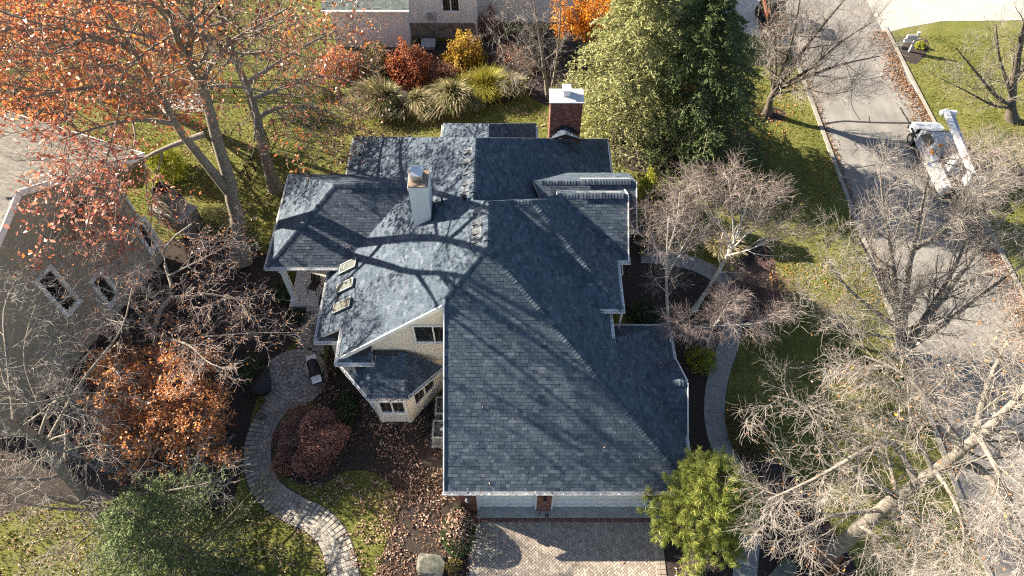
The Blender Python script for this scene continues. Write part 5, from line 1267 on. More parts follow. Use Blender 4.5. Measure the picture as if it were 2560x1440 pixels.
# ------------------------------------------------------------------ neighbour houses
nh = empty('neighbour_house', (-22, 18, 0), 'taupe stucco house with a tan shingle gable roof at the left edge', 'house')
e = Vector((.36, .93, 0)).normalized(); n = Vector((e.y, -e.x, 0)); B0 = Vector((-18.7, 24.4, 0))
def wp(px, py): return PL(px, py, B0, n)
pk, re_, le_ = wp(43, 478), wp(345, 388), wp(-60, 770)
pk0 = pk - n * .05; wallpts = [B0, B0 + Vector((0, 0, 1)) * (re_.z - .3)] 
rs = (pk.z - re_.z) / (e.dot(re_ - pk))              # fall of the roof per metre along the wall
lft = pk - e * 7.5 - Vector((0, 0, 1)) * (rs * 7.5)
mb = MB()
pB = pk - Vector((0, 0, .12)) - n * .45
s0 = e.dot(B0 - pk)
def ws(s, z): return Vector((pk.x, pk.y, 0)) + e * s + Vector((0, 0, z)) - n * .45
mb.slab([ws(s0, 0), ws(s0, pk.z - rs * s0 - .2), ws(0, pk.z - .2), ws(-7.2, pk.z - rs * 7.2 - .2), ws(-7.2, 0)], -n * 12)
mb.build('wall', mat['taupe'], nh)
B0n = B0 - n * .45
for s1, up_ in ((e.dot(re_ - pk) + .3, 1), (-7.7, -1)):
    a0 = pk; a1 = pk + e * s1 - Vector((0, 0, rs * abs(s1))); off = -n * 13
    r = Roof(pts=[tuple(p) for p in ((a0, a0 + off, a1 + off) if True else ())] + [tuple(a1)]); ROOFS.remove(r)
    mb = MB(); mb.slab([a0, a0 + off, a1 + off, a1], (0, 0, -.18), 0, 1); ro = mb.build('roof', [mat['deck'], mat['trim']], nh)
    sv, sf, st = [], [], []; o_, e_, u_, n_, pcs = shingle_rows(r, widths=(.25, .3, .35))
    nn = 0; Bm = np.array([e_, u_, n_])
    for u, v, w in pcs:
        ctr = o_ + e_ * u + u_ * v
        if (ctr - a0).dot(-n) > 9: continue
        sv.append(np.array(tab_verts(w, random.choice((.008, .012)))) @ Bm + np.array(ctr + n_ * .004)); sf.append(np.array(TAB_F) + nn); nn += 8; st.append(np.full(8, random.random()))
    tag(fast('shingles', np.concatenate(sv), np.concatenate(sf), mat['tanroof'], ro, tint=np.concatenate(st)), kind='stuff')
    mb = MB(); mb.bar(a0 + n * .03 - Vector((0, 0, .1)), a1 + n * .03 - Vector((0, 0, .1)), .06, .3); mb.build('rake_board', mat['trim'], nh)
    mb = MB(); mb.bar(a1 - Vector((0, 0, .08)), a1 + off - Vector((0, 0, .08)), .14, .14); mb.build('gutter', mat['gutter'], nh)
mb = MB(); mb.bar(B0n + n * .02 + Vector((0, 0, .1)) - e * .1, B0n + n * .02 - e * .1 + Vector((0, 0, re_.z - .3)), .2, .08, up=e); mb.build('corner_board', mat['trim'], nh)
def wsz(p): q = PL(*p, B0n, n); return e.dot(q - B0n), q.z
for quad in ([(332, 569), (363, 534), (398, 607), (370, 631)], [(88, 699), (131, 652), (204, 765), (150, 790)], [(219, 705), (255, 671), (300, 735), (270, 769)]):
    S_ = [wsz(p) for p in quad]
    sl, sr = (S_[0][0] + S_[3][0]) / 2, (S_[1][0] + S_[2][0]) / 2; zt, zb_ = (S_[0][1] + S_[1][1]) / 2, (S_[2][1] + S_[3][1]) / 2
    f = window((sl + sr) / 2, (zt + zb_) / 2, abs(sr - sl), max(.8, zt - zb_), tuple(B0n), e, n, panes=1 if abs(sr - sl) < 1.5 else 2, fr=.19, parent=nh, grid=(2, 2))
mb = MB(); q = wp(5, 470) - n * 3 + Vector((0, 0, .6)); mb.tube([q, q + Vector((.1, .1, .25)), q + Vector((.3, .25, .3))], .04, 6); mb.build('vent_pipe', mat['vent'], nh)
cq = P(95, 312, 7.0)
pg = empty('slatted_pergola', P(100, 318), 'dark slatted pergola canopy behind the taupe house under oak branches', 'pergola')
pc_ = P(100, 300, 2.6)
for i in range(9):
    mb = MB(); mb.box((pc_.x - 1.0 + i * .25, pc_.y, 2.6 + .02 * (i % 2)), (.06, 2.4, .14)); mb.build('slat', mat['wicker'], pg)
for sx in (-1, 1):
    for sy in (-1, 1): mb = MB(); mb.box((pc_.x + sx, pc_.y + sy, 1.26), (.12, .12, 2.52)); mb.build('post', mat['wicker'], pg)

ws_ = empty('neighbour_house', (-6, 48, 0), 'white stucco house with a grey-green roof along the top edge', 'house')
def nbox(x0, x1, y0, y1, z0, z1, m, name='wall'): mb = MB(); mb.box(((x0 + x1) / 2, (y0 + y1) / 2, (z0 + z1) / 2), (x1 - x0, y1 - y0, z1 - z0)); return mb.build(name, m, ws_)
nbox(-12.4, -7.2, 43.6, 52, 0, 3.05, mat['white_stucco']); nbox(-7.6, -2.55, 44.75, 53, 0, 7.5, mat['white_stucco']); nbox(-2.56, 6.6, 46.6, 54, 0, 7.4, mat['white_stucco'])
r = Roof(pts=[(-12.8, 43.3, 3.1), (-6.95, 43.3, 3.1), (-7.6, 44.75, 3.85), (-7.6, 49, 6.07), (-12.8, 49, 6.07)]); ROOFS.remove(r)
mb = MB(); mb.slab([(-12.8, 43.3, 3.1), (-6.95, 43.3, 3.1), (-6.95, 49, 6.1), (-12.8, 49, 6.1)], (0, 0, -.18), 0, 1); ro = mb.build('roof', [mat['deck'], mat['trim']], ws_)
r = Roof(pts=[(-12.8, 43.3, 3.1), (-6.95, 43.3, 3.1), (-6.95, 49, 6.1), (-12.8, 49, 6.1)]); ROOFS.remove(r)
o_, e_, u_, n_, pcs = shingle_rows(r); sv, sf, st, nn = [], [], [], 0; Bm = np.array([e_, u_, n_])
for u, v, w in pcs: sv.append(np.array(tab_verts(w, random.choice((.008, .012)))) @ Bm + np.array(o_ + e_ * u + u_ * v + n_ * .004)); sf.append(np.array(TAB_F) + nn); nn += 8; st.append(np.full(8, random.random()))
tag(fast('shingles', np.concatenate(sv), np.concatenate(sf), mat['greenroof'], ro, tint=np.concatenate(st)), kind='stuff')
mb = MB(); mb.bar((-12.9, 43.22, 3.05), (-6.9, 43.22, 3.05), .13, .12); mb.build('gutter', mat['gutter'], ws_)
mb = MB(); mb.box((-10.2, 46.2, 4.85), (.9, .5, .12), M=Matrix.Rotation(.48, 3, 'X')); mb.build('roof_vent', mat['vent'], ws_)
mb = MB(); mb.tube([(-7.28, 43.52, 2.9), (-7.28, 43.52, .1)], .05, 6); mb.build('downspout', mat['gutter'], ws_)
mb = MB(); mb.box((-2.5, 44.7, 3.5), (.14, .1, 7)); mb.build('corner_board', mat['trim'], ws_)
window(-4.22, 3.0, 1.3, 1.9, (0, 44.75, 0), (1, 0, 0), (0, -1, 0), panes=2, grid=(3, 5), fr=.1, parent=ws_)
mb = MB()
brick_face(mb, -7.15, -2.6, 0.0, .95, (0, 44.75, 0), bl=.42, bh=.17, j=.015, th=.05)
tag(mb.build('stones', mat['stone'], ws_, fix=False), kind='stuff')
mb = MB()
brick_face(mb, -7.15, -2.6, .95, 1.22, (0, 44.72, 0), bl=.13, bh=.24, j=.015, th=.07)
tag(mb.build('coping_stones', mat['stone'], ws_, fix=False), kind='stuff')
mb = MB(); mb.box((-3.75, 44.62, .55), (.7, .06, .3)); mb.build('basement_vent', mat['vent'], ws_)
mb = MB(); mb.box((-5.7, 44.66, 1.75), (.35, .16, .5)); mb.tube([(-5.35, 44.66, 2.1), (-5.35, 44.6, .2)], .035, 6); mb.build('utility_box', mat['acgrey'], ws_)
mb = MB(); mb.box((-5.9, 43.6, .35), (1.0, .8, .06), M=Matrix.Rotation(.2, 3, 'X')); mb.box((-5.9, 43.65, .17), (.9, .7, .3)); t = mb.build('well_cover', mat['acgrey']); tag(t, 'flat grey cover box behind the crimson shrub by the neighbour wall', 'box')

# ------------------------------------------------------------------ stone fireplace and iron fence
fp_c = P(455, 560)
fpl = empty('stone_fireplace', fp_c, 'outdoor tan stone fireplace with a dark flue, left of the forked oak', 'fireplace')
fa = math.radians(-28); R3 = Matrix.Rotation(fa, 3, 'Z')
def fq(x, y, z): return fp_c + R3 @ Vector((x, y, z))
for (sx, sy, z0, z1) in ((2.2, 1.3, 0, 1.3), (1.3, 1.0, 1.3, 2.3), (.9, .8, 2.3, 2.9)):
    z = z0
    while z < z1 - .05:
        hh = random.choice((.2, .26, .3)); hh = min(hh, z1 - z)
        for side in range(4):
            lx, ly = (sx, sy) if side % 2 == 0 else (sy, sx); u = -lx / 2
            while u < lx / 2 - .02:
                w = min(random.uniform(.28, .6), lx / 2 - u)
                if lx / 2 - (u + w) < .12: w = lx / 2 - u
                a = side * math.pi / 2; Rs = Matrix.Rotation(a, 3, 'Z'); p = Rs @ Vector((u + w / 2, -ly / 2 + .12, z + hh / 2))
                mb = MB(); mb.box((0, 0, 0), (w - .02, .26 + random.uniform(0, .04), hh - .02), rz=fa + a)
                if w > .06 and hh > .06:
                    o = mb.build('stone', mat.setdefault('stone_obj', M('tan_wall_stone_single', None, src='obj', stops=[(0, (.17, .145, .12)), (1, (.34, .30, .25))], rough=.9, bscale=25, fine=.3, bump=.6)), fpl, bevel=.015); o.matrix_basis = Matrix.Translation(fq(*p))
                u += w
        z += hh
for (sx, sy, z0, z1) in ((1.95, 1.05, 0, 1.28), (1.05, .75, 1.2, 2.28), (.65, .55, 2.2, 2.85)):
    mb = MB(); mb.box(fq(0, 0, (z0 + z1) / 2), (sx, sy, z1 - z0), rz=fa); mb.build('core', mat['mortar'], fpl)
mb = MB(); mb.box(fq(0, 0, 1.34), (2.3, 1.4, .08), rz=fa); mb.build('hearth_slab', mat['concrete'], fpl)
mb = MB(); mb.box(fq(0, 0, 2.95), (.7, .6, .12), rz=fa); mb.tube([fq(0, 0, 3.0), fq(0, 0, 3.25)], .2, 10); mb.build('flue', mat['iron'], fpl)
def fence(label, pts, h=1.25, sp=.125):
    pts = [Vector(p) for p in pts]; f = empty('iron_fence', pts[0], label, 'fence', 'black iron fences of the back gardens')
    pk_ = MB(); 
    for a, b in zip(pts, pts[1:]):
        d = b - a; L = d.length; k = int(L / sp)
        for i in range(k):
            c = a + d * (i / k)
            if i % 18 == 0: mb = MB(); mb.box(c + Vector((0, 0, h / 2 + .05)), (.06, .06, h + .1)); mb.build('post', mat['iron'], f)
            else: pk_.box(c + Vector((0, 0, h / 2 + .03)), (.02, .02, h - .1))
        for z in (.12, h - .25, h - .05):
            mb = MB(); mb.bar(a + Vector((0, 0, z)), b + Vector((0, 0, z)), .03, .03); mb.build('rail', mat['iron'], f)
    tag(pk_.build('pickets', mat['iron'], f, fix=False), kind='stuff')
fence('black iron picket fence running up the garden right of the forked oak', [P(585, 520), P(640, 430), P(692, 335), P(770, 330)])
fence('black iron picket fence across the far garden by the grey terrace', [P(-40, 232), P(240, 236), P(420, 236), P(640, 238), P(800, 240)])

# ------------------------------------------------------------------ things standing about
def ac(x, y, label):
    t = empty('air_conditioner', (x, y, 0), label, 'air conditioner', 'air conditioners beside the garage'); s = .46
    mb = MB(); mb.box((x, y, .04), (1.05, 1.05, .08)); mb.build('pad', mat['concrete'], t)
    for sx in (-1, 1):
        for sy in (-1, 1): mb = MB(); mb.box((x + sx * (s - .05), y + sy * (s - .05), .46), (.1, .1, .76)); mb.build('corner_post', mat['acgrey'], t, bevel=.02)
    mb = MB(); mb.box((x, y, .46), (.86, .86, .74)); mb.build('coil', mat['acdark'], t)
    for k in range(7):
        mb = MB()
        for a, b, c_, d_ in ((0, -s + .02, .76, .025), (0, s - .02, .76, .025), (-s + .02, 0, .025, .76), (s - .02, 0, .025, .76)): mb.box((x + a, y + b, .16 + k * .1), (c_, d_, .025))
        mb.build('louvre', mat['acgrey'], t)
    mb = MB()
    for a, b, c_, d_ in ((0, -s + .05, 2 * s, .1), (0, s - .05, 2 * s, .1), (-s + .05, 0, .1, 2 * s - .2), (s - .05, 0, .1, 2 * s - .2)): mb.box((x + a, y + b, .87), (c_, d_, .07))
    mb.build('top_rim', mat['acgrey'], t, bevel=.02)
    mb = MB()
    for i in range(1, 6):
        rr = .36 * i / 5; mb.tube([(x + rr * math.cos(w), y + rr * math.sin(w), .87) for w in np.linspace(0, 2 * math.pi, 17)], .006, 4, cap=False)
    for w in np.linspace(0, math.pi, 9)[:-1]: mb.bar((x - .38 * math.cos(w), y - .38 * math.sin(w), .875), (x + .38 * math.cos(w), y + .38 * math.sin(w), .875), .008, .008)
    mb.build('fan_guard', mat['acgrey'], t)
    mb = MB(); 
    for w in (0, 2.1, 4.2): mb.box((x + .18 * math.cos(w), y + .18 * math.sin(w), .82), (.3, .14, .02), rz=w)
    mb.build('fan', mat['vent'], t); mb = MB(); mb.tube([(x, y, .8), (x, y, .89)], .09, 10); mb.build('hub', mat['gutter'], t)
    mb = MB(); mb.box((x, y - s - .006, .62), (.16, .012, .05)); mb.build('badge', mat['gutter'], t)
ac(-3.18, 13.95, 'grey air conditioner by the garage wall, the nearer one with the pale hub'); ac(-3.12, 15.15, 'grey air conditioner by the garage wall, the one closer to the bay window')
# grill
gc = P(795, 945, 0); ga = math.radians(-69); RG = Matrix.Rotation(ga, 3, 'Z')
gr = empty('gas_grill', gc, 'black gas grill with pale side shelves at the right edge of the round patio', 'grill')
def gq(x, y, z): return gc + RG @ Vector((x, y, z))
mb = MB(); mb.box(gq(0, 0, .42), (.72, .5, .7), rz=ga); mb.build('cabinet', mat['dark'], gr, bevel=.015)
mb = MB(); mb.tube([gq(-.38, -.0, .98), gq(.38, 0, .98)], .25, 12); mb.box(gq(0, 0, .86), (.76, .5, .2), rz=ga); mb.build('lid', mat['dark'], gr)
mb = MB(); mb.tube([gq(-.3, -.3, 1.02), gq(.3, -.3, 1.02)], .015, 6); mb.build('handle', mat['steel'], gr)
for s in (-1, 1): mb = MB(); mb.box(gq(s * .6, 0, .9), (.4, .46, .05), rz=ga); mb.build('side_shelf', mat['gutter'], gr, bevel=.01)
for sx in (-.3, .3):
    for sy in (-.2, .2): mb = MB(); mb.tube([gq(sx, sy - .02, .05), gq(sx, sy + .02, .05)], .05, 10); mb.build('wheel', mat['tyre'], gr)
# planter urn and round stone by the patio
pu = empty('black_planter', P(660, 975), 'black round covered planter at the left edge of the round patio', 'planter')
mb = MB(); c = P(660, 975); mb.tube([c, c + Vector((0, 0, .5)), c + Vector((0, 0, .62)), c + Vector((0, 0, .72))], [.36, .5, .46, .2], 16); mb.build('pot', mat['dark'], pu, smooth=False)
mb = MB(); mb.tube([c + Vector((.5 * math.cos(w), .5 * math.sin(w), .56)) for w in np.linspace(0, 6.2832, 20)], .025, 6, cap=False); mb.build('rim', mat['vent'], pu)
def boulder(label, px, py, s, seed, squash=.6):
    r = random.Random(seed); import bmesh
    bm = bmesh.new(); bmesh.ops.create_icosphere(bm, subdivisions=4, radius=1)
    from mathutils import noise as mn
    for v in bm.verts:
        k = mn.noise(v.co * 1.1 + Vector((seed, 0, 0))) * .35 + mn.noise(v.co * 3 + Vector((seed, 5, 0))) * .12; q = v.co * (1 + k)
        v.co = Vector((max(-.8, min(.85, q.x)) * s[0], max(-.8, min(.8, q.y)) * s[1], min(.62, q.z) * s[2]))
    me = bpy.data.meshes.new('boulder'); bm.to_mesh(me); bm.free(); me.materials.append(mat['boulder'])
    o = link('boulder', me); o.location = P(px, py, .05); o.rotation_euler = (0, 0, seed); return tag(o, label, 'boulder')
boulder('flat mossy grey boulder in the mulch below the leaf-topped hedge', 1078, 1415, (.72, .55, .42), 3)
boulder('pale boulder at the bottom edge, beneath the trunk of the large bare oak', 1960, 1432, (.75, .45, .5), 7)
boulder('small round grey stone beside the black planter', 652, 1040, (.2, .2, .25), 5)
# white metal frame at the drive edge
ft = empty('metal_frame', P(1668, 1470), 'open white metal trellis frame at the bottom edge, under the pine by the driveway', 'trellis'); fb = P(1668, 1470)
for k, (h, dx) in enumerate(((1.5, 0), (1.05, .12))):
    mb = MB(); a = fb + Vector((-.2 + dx, -.25 * k, 0)); b = fb + Vector((.12 + dx, .1 - .25 * k, 0)); z = Vector((0, 0, 1))
    for p, q in ((a, a + z * (h - .25)), (b, b + z * h), (a + z * (h - .25), b + z * h), (a + z * .4, b + z * .5)): mb.bar(p, q, .035, .035, up=(0.3, .9, .1))
    mb.build('frame', mat['white'], ft)
# mailbox
mbx = empty('mailbox', P(2273, 129), 'white mailbox post with a cross arm in a mulch bed beside the street', 'mailbox'); c = P(2273, 129)
mb = MB(); mb.box(c + Vector((0, 0, .75)), (.14, .14, 1.5)); mb.box(c + Vector((0, 0, 1.54)), (.2, .2, .06)); mb.build('post', mat['white'], mbx, bevel=.01)
mb = MB(); mb.box(c + Vector((-.25, 0, 1.0)), (1.1, .1, .1)); mb.bar(c + Vector((0, 0, .6)), c + Vector((-.5, 0, .96)), .08, .08); mb.build('arm', mat['white'], mbx)
mb = MB(); mb.box(c + Vector((-.42, 0, 1.17)), (.55, .2, .2)); mb.tube([c + Vector((-.69, 0, 1.27)), c + Vector((-.15, 0, 1.27))], .1, 10); mb.build('letter_box', mat['white'], mbx)
mb = MB(); mb.box(c + Vector((-.5, 0, .85)), (.5, .18, .14)); mb.build('newspaper_box', mat['gutter'], mbx)
boulder('pale rock at the tip of the mailbox bed beside the kerb', 2246, 116, (.4, .25, .3), 9)

# bucket truck
TX, TY = 25.75, 28.8
tk = empty('bucket_truck', (TX, TY + 3, 0), 'white bucket truck parked facing away along the right kerb of the street', 'truck')
def tb(name, m, c, d, bevel=.03, parent=None, rx=0, rz=0):
    mb = MB(); mb.box((TX + c[0], TY + c[1], c[2]), d, M=(Matrix.Rotation(rz, 3, 'Z') @ Matrix.Rotation(rx, 3, 'X'))); return mb.build(name, m, parent or tk, bevel=bevel)
tb('chassis', mat['dark'], (0, 2.9, .62), (.9, 5.6, .2))
def shell(name, sec, m, parent=None, bevel=.06):
    """body lofted through cross-sections (y, half width bottom, half width top, z0, z1)"""
    mb = MB(); vs = []
    for y, wb, wt, z0, z1 in sec: vs += [(TX - wb, TY + y, z0), (TX + wb, TY + y, z0), (TX + wb, TY + y, (z0 + z1) / 2), (TX + wt, TY + y, z1), (TX - wt, TY + y, z1), (TX - wb, TY + y, (z0 + z1) / 2)]
    fs = [tuple(range(6))[::-1], tuple(range(len(vs) - 6, len(vs)))]
    for i in range(len(sec) - 1): fs += [(i * 6 + j, i * 6 + (j + 1) % 6, i * 6 + 6 + (j + 1) % 6, i * 6 + 6 + j) for j in range(6)]
    mb.add(vs, fs); return mb.build(name, m, parent or tk, bevel=bevel)
cab = shell('cab', [(2.75, 1.0, .82, .6, 2.05), (2.95, 1.02, .86, .6, 2.2), (3.8, 1.02, .86, .6, 2.2), (4.9, 1.02, .98, .6, 1.42)], mat['white'])
shell('hood', [(4.85, 1.0, .94, .6, 1.36), (5.6, .98, .88, .6, 1.28), (6.05, .92, .78, .6, 1.08)], mat['white'])
mb = MB(); y0, y1 = TY + 3.86, TY + 4.84; ws0, ws1 = 2.2 - .78 * .06 / 1.1, 2.2 - .78 * 1.04 / 1.1
mb.slab([(TX - .84, y0, ws0), (TX + .84, y0, ws0), (TX + .93, y1, ws1), (TX - .93, y1, ws1)], (0, .02, .03)); mb.build('windscreen', mat['glass'], cab)
for s in (-1, 1):
    mb = MB(); mb.slab([(TX + s * 1.03, TY + 3.05, 1.45), (TX + s * 1.03, TY + 4.3, 1.45), (TX + s * .90, TY + 3.75, 2.08), (TX + s * .90, TY + 3.1, 2.08)], (s * .02, 0, .01)); mb.build('side_window', mat['glass'], cab)
    tb('door', mat['white'], (s * 1.025, 3.8, 1.02), (.03, 1.2, .78), bevel=.01, parent=cab)
    m_ = tb('mirror', mat['dark'], (s * 1.28, 4.45, 1.65), (.24, .1, .36), bevel=.02, parent=cab)
    for y in (.95, 5.1):
        mb = MB(); mb.tube([(TX + s * .78, TY + y, .42), (TX + s * 1.04, TY + y, .42)], .42, 20); w = mb.build('wheel', mat['tyre'], tk)
        mb = MB(); mb.tube([(TX + s * 1.0, TY + y, .42), (TX + s * 1.055, TY + y, .42)], .22, 14); mb.build('rim', mat['steel'], w)
    tb('fender', mat['dark'], (s * 1.0, 5.1, .93), (.16, 1.05, .12), bevel=.04)
    tb('service_body', mat['white'], (s * .86, 1.2, 1.0), (.42, 3.1, .85), bevel=.03)
    for k in range(3): tb('locker_door', mat['acgrey'], (s * 1.08, .35 + k * .95, 1.02), (.025, .82, .68), bevel=.008)
    tb('tail_light', mat['orange'], (s * .86, -.37, .9), (.16, .04, .22), bevel=.005); tb('headlight', mat['gutter'], (s * .7, 6.03, .9), (.34, .12, .2), bevel=.03)
tb('deck', mat['vent'], (0, 1.2, .86), (1.3, 3.1, .06), bevel=.01); tb('bumper', mat['dark'], (0, 6.12, .6), (1.9, .16, .24)); tb('rear_bumper', mat['dark'], (0, -.5, .62), (1.9, .2, .16)); tb('grille', mat['dark'], (0, 6.06, .92), (1.0, .06, .26), bevel=.01)
tb('beacon', mat['amber'], (-.55, 2.75, 2.0), (.2, .2, .18), bevel=.04); tb('rack_beacon', mat['amber'], (-.95, 2.6, 1.55), (.16, .3, .14), bevel=.02); tb('lettering', mat['blueprint'], (-1.105, 1.9, 1.1), (.012, .5, .12), bevel=0)
tb('turret', mat['white'], (.1, 1.5, 1.5), (.7, .7, 1.3), bevel=.05)
mb = MB(); mb.bar((TX - .25, TY + 4.6, 3.3), (TX - .45, TY - .9, 3.05), .3, .3); mb.build('upper_boom', mat['gutter'], tk, bevel=.03)
mb = MB(); mb.bar((TX + .25, TY + 4.5, 3.0), (TX + .45, TY + 1.5, 2.35), .28, .28); mb.build('lower_boom', mat['white'], tk, bevel=.03)
mb = MB(); mb.tube([(TX - .45, TY + 4.55, 3.15), (TX + .5, TY + 4.55, 3.08)], .2, 12); mb.build('elbow', mat['gutter'], tk)
mb = MB(); mb.bar((TX + .4, TY + 1.6, 2.4), (TX + .0, TY + 1.5, 2.1), .3, .3); mb.build('boom_bracket', mat['white'], tk, bevel=.02)
mb = MB(); c = Vector((TX - .2, TY - 1.5, 2.3)); o = .36
mb.prism([(c.x - o, c.y - o), (c.x + o, c.y - o), (c.x + o, c.y + o), (c.x - o, c.y + o)], 2.0, 2.06)
for a, b, cc, d in ((0, -o, 2 * o + .05, .05), (0, o, 2 * o + .05, .05), (-o, 0, .05, 2 * o - .05), (o, 0, .05, 2 * o - .05)): mb.box((c.x + a, c.y + b, 2.55), (cc, d, 1.0))
mb.build('bucket', mat['greyplastic'], tk); mb = MB()
for a, b, cc, d in ((0, -o, 2 * o + .14, .1), (0, o, 2 * o + .14, .1), (-o, 0, .1, 2 * o), (o, 0, .1, 2 * o)): mb.box((c.x + a, c.y + b, 3.07), (cc, d, .06))
mb.build('bucket_rim', mat['white'], tk)
for k, (px, py) in enumerate(((2392, 474), (2404, 482))):
    c = P(px, py); t = empty('traffic_cone', c, ('orange traffic cone nearer the kerb behind the white truck', 'orange traffic cone behind the white truck, the one under the bucket')[k], 'cone')
    mb = MB(); mb.box(c + Vector((0, 0, .02)), (.36, .36, .04)); mb.build('base', mat['orange'], t); mb = MB(); mb.tube([c + Vector((0, 0, .03)), c + Vector((0, 0, .7))], [.15, .035], 12); mb.build('cone', mat['orange'], t)
ld = empty('step_ladder', P(2475, 440), 'yellow fibreglass ladder lying beside the white truck at the right edge', 'ladder')
la, lb = P(2462, 395, .9), P(2505, 470, .5); sd = Vector((.42, .05, 0))
for s in (-.5, .5): mb = MB(); mb.bar(la + sd * s, lb + sd * s, .07, .09); mb.build('rail', mat['yellow'], ld)
for k in range(9): mb = MB(); p = la.lerp(lb, (k + .5) / 9); mb.bar(p - sd * .48, p + sd * .48, .05, .03); mb.build('rung', mat['steel'], ld)
for i in range(3):
    mb = MB(); p = la.lerp(lb, .15 + .35 * i); mb.box((p.x, p.y, p.z / 2 - .02), (.5, .08, p.z - .06)); mb.build('sawhorse_leg', mat['steel'], ld)
tk.scale = (.92, .92, .92)
# skid steer
sc = P(1926, 62); sk = empty('skid_steer', sc, 'dull orange and black skid steer loader at the end of the neighbour driveway', 'loader')
def sb(name, m, c, d, bevel=.03, rx=0): mb = MB(); mb.box(sc + Vector(c), d, M=Matrix.Rotation(rx, 3, 'X')); return mb.build(name, m, sk, bevel=bevel)
sb('body', mat['redpaint'], (0, .5, .85), (1.1, 1.9, .9)); sb('cab', mat['dark'], (0, .25, 1.6), (.95, 1.2, 1.0)); sb('cab_roof', mat['vent'], (0, .3, 2.13), (1.05, 1.4, .08)); sb('roof_sticker', mat['white'], (.1, .55, 2.185), (.36, .3, .02), bevel=0)
sb('engine_cover', mat['vent'], (0, 1.35, 1.3), (1.0, .6, .5))
for s in (-1, 1):
    for y in (-.15, 1.05):
        mb = MB(); mb.tube([sc + Vector((s * .6, y, .42)), sc + Vector((s * .92, y, .42))], .42, 16); mb.build('wheel', mat['tyre'], sk)
    mb = MB(); mb.bar(sc + Vector((s * .68, 1.3, 1.55)), sc + Vector((s * .68, -.7, 1.0)), .14, .2); mb.bar(sc + Vector((s * .68, -.7, 1.0)), sc + Vector((s * .62, -1.1, .3)), .14, .18); mb.build('lift_arm', mat['redpaint'], sk)
mb = MB(); bk = [(-.9, .02), (-1.75, .02), (-1.75, .06), (-1.2, .12), (-.98, .65), (-.9, .65)]; mb.slab([sc + Vector((-.95, y, z)) for y, z in bk], (1.9, 0, 0)); mb.build('bucket', mat['redpaint'], sk)
sb('counterweight', mat['redpaint'], (0, 1.75, .8), (1.2, .2, .6))

# ------------------------------------------------------------------ fallen leaves and turf
def inside(poly_px, n, r, world=False):
    poly = [(p[0], p[1]) for p in (poly_px if world else smooth_loop(GP(poly_px), 4))]
    a = np.array(poly); lo, hi = a.min(0), a.max(0); out = []
    got = 0
    while got < n:
        q = lo + (hi - lo) * r.random((n * 2, 2)); q = q[in_poly(q[:, 0], q[:, 1], poly)]; out.append(q); got += len(q)
    return np.concatenate(out)[:n]
def patchy(q, r, sc=.8, keep=.6):
    k = r.normal(0, 1, (6, 2)) * sc; v = np.sin(q @ k.T + r.random(6) * 6.28).sum(1)
    return q[v > np.quantile(v, 1 - keep)]
NOGO = [[(p.x, p.y) for p in ribbon(walk_c, WW + .05)], [(-1.8, 2), (6.45, 2), (6.45, 10.2), (-1.8, 10.2)], [(-2.2, 10.5), (6.98, 10.5), (6.98, 16.4), (-2.2, 16.4)], [(-8.6, 16.4), (4, 16.4), (4, 30.6), (-8.6, 30.6)], [(-11.6, 21), (-8.6, 21), (-8.6, 27.3), (-11.6, 27.3)], [(p[0], p[1]) for p in bayp]]
NOGO_LEAF = NOGO[1:]
def litter(name, label, polys, n, size, m, seed, keep=.7, nogo=NOGO_LEAF, z=.03):
    r = np.random.default_rng(seed); qs = [patchy(patchy(inside(p, int(n * f * 1.5), r), r, keep=keep), r, sc=3.2, keep=.72) for p, f in polys]; q = np.concatenate(qs)
    bad = np.zeros(len(q), bool)
    for g_ in nogo: bad |= in_poly(q[:, 0], q[:, 1], g_)
    q = q[~bad]; pts = np.concatenate([q, (z + r.random((len(q), 1)) * .03)], 1)
    V, F = leaf_quads(pts, size, r, .48, 1.6, sizevar=.5); return tag(fast(name, V, F, m, None, tint=np.repeat(r.random(len(pts)), 4)), label, 'leaves', kind='stuff')
LAWN_C = [(740, 1225), (860, 1190), (960, 1200), (985, 1260), (955, 1360), (950, 1480), (895, 1480), (870, 1380), (820, 1310), (740, 1270)]
LAWN_SW = [(0, 1290), (240, 1270), (600, 1280), (700, 1290), (790, 1340), (820, 1480), (0, 1480)]
LAWN_N = [(940, 290), (1100, 280), (1280, 265), (1400, 260), (1400, 345), (900, 345), (860, 420), (760, 440), (760, 360)]
LAWN_NW = [(0, 250), (420, 250), (700, 340), (860, 350), (860, 440), (700, 520), (600, 600), (450, 420), (350, 370), (0, 310)]
litter('fallen_leaves', 'tan oak leaves thick over the dark mulch between the walk and the garage', [(BED_C, 1)], 6000, .11, mat['leafpile'], 101, keep=.74)
litter('fallen_leaves', 'small dark dry leaves spread thinly through the mulch around the bay window', [(BED_C, 1)], 4200, .075, mat['leafbrown'], 111, keep=.97)
litter('fallen_leaves', 'tan leaves scattered over the grass strip beside the winding walk', [(LAWN_C, 1), ([(930, 1180), (1010, 1220), (990, 1300), (975, 1480), (935, 1480), (945, 1330), (965, 1240)], .5)], 1300, .10, mat['leafpile'], 102, keep=.85)
litter('fallen_leaves', 'brown leaves over the shaded mulch west of the house', [(BED_W, 1)], 8000, .105, mat['leafpile'], 103, keep=.6)
litter('fallen_leaves', 'pale leaves on the front lawn at the lower left', [(LAWN_SW, 1)], 3600, .10, mat['leafpile'], 104, keep=.8)
litter('fallen_leaves', 'pale leaves dotted over the sunny back lawn', [(LAWN_N, .7), (LAWN_NW, 1)], 3000, .11, mat['leafpile'], 105, keep=.7)
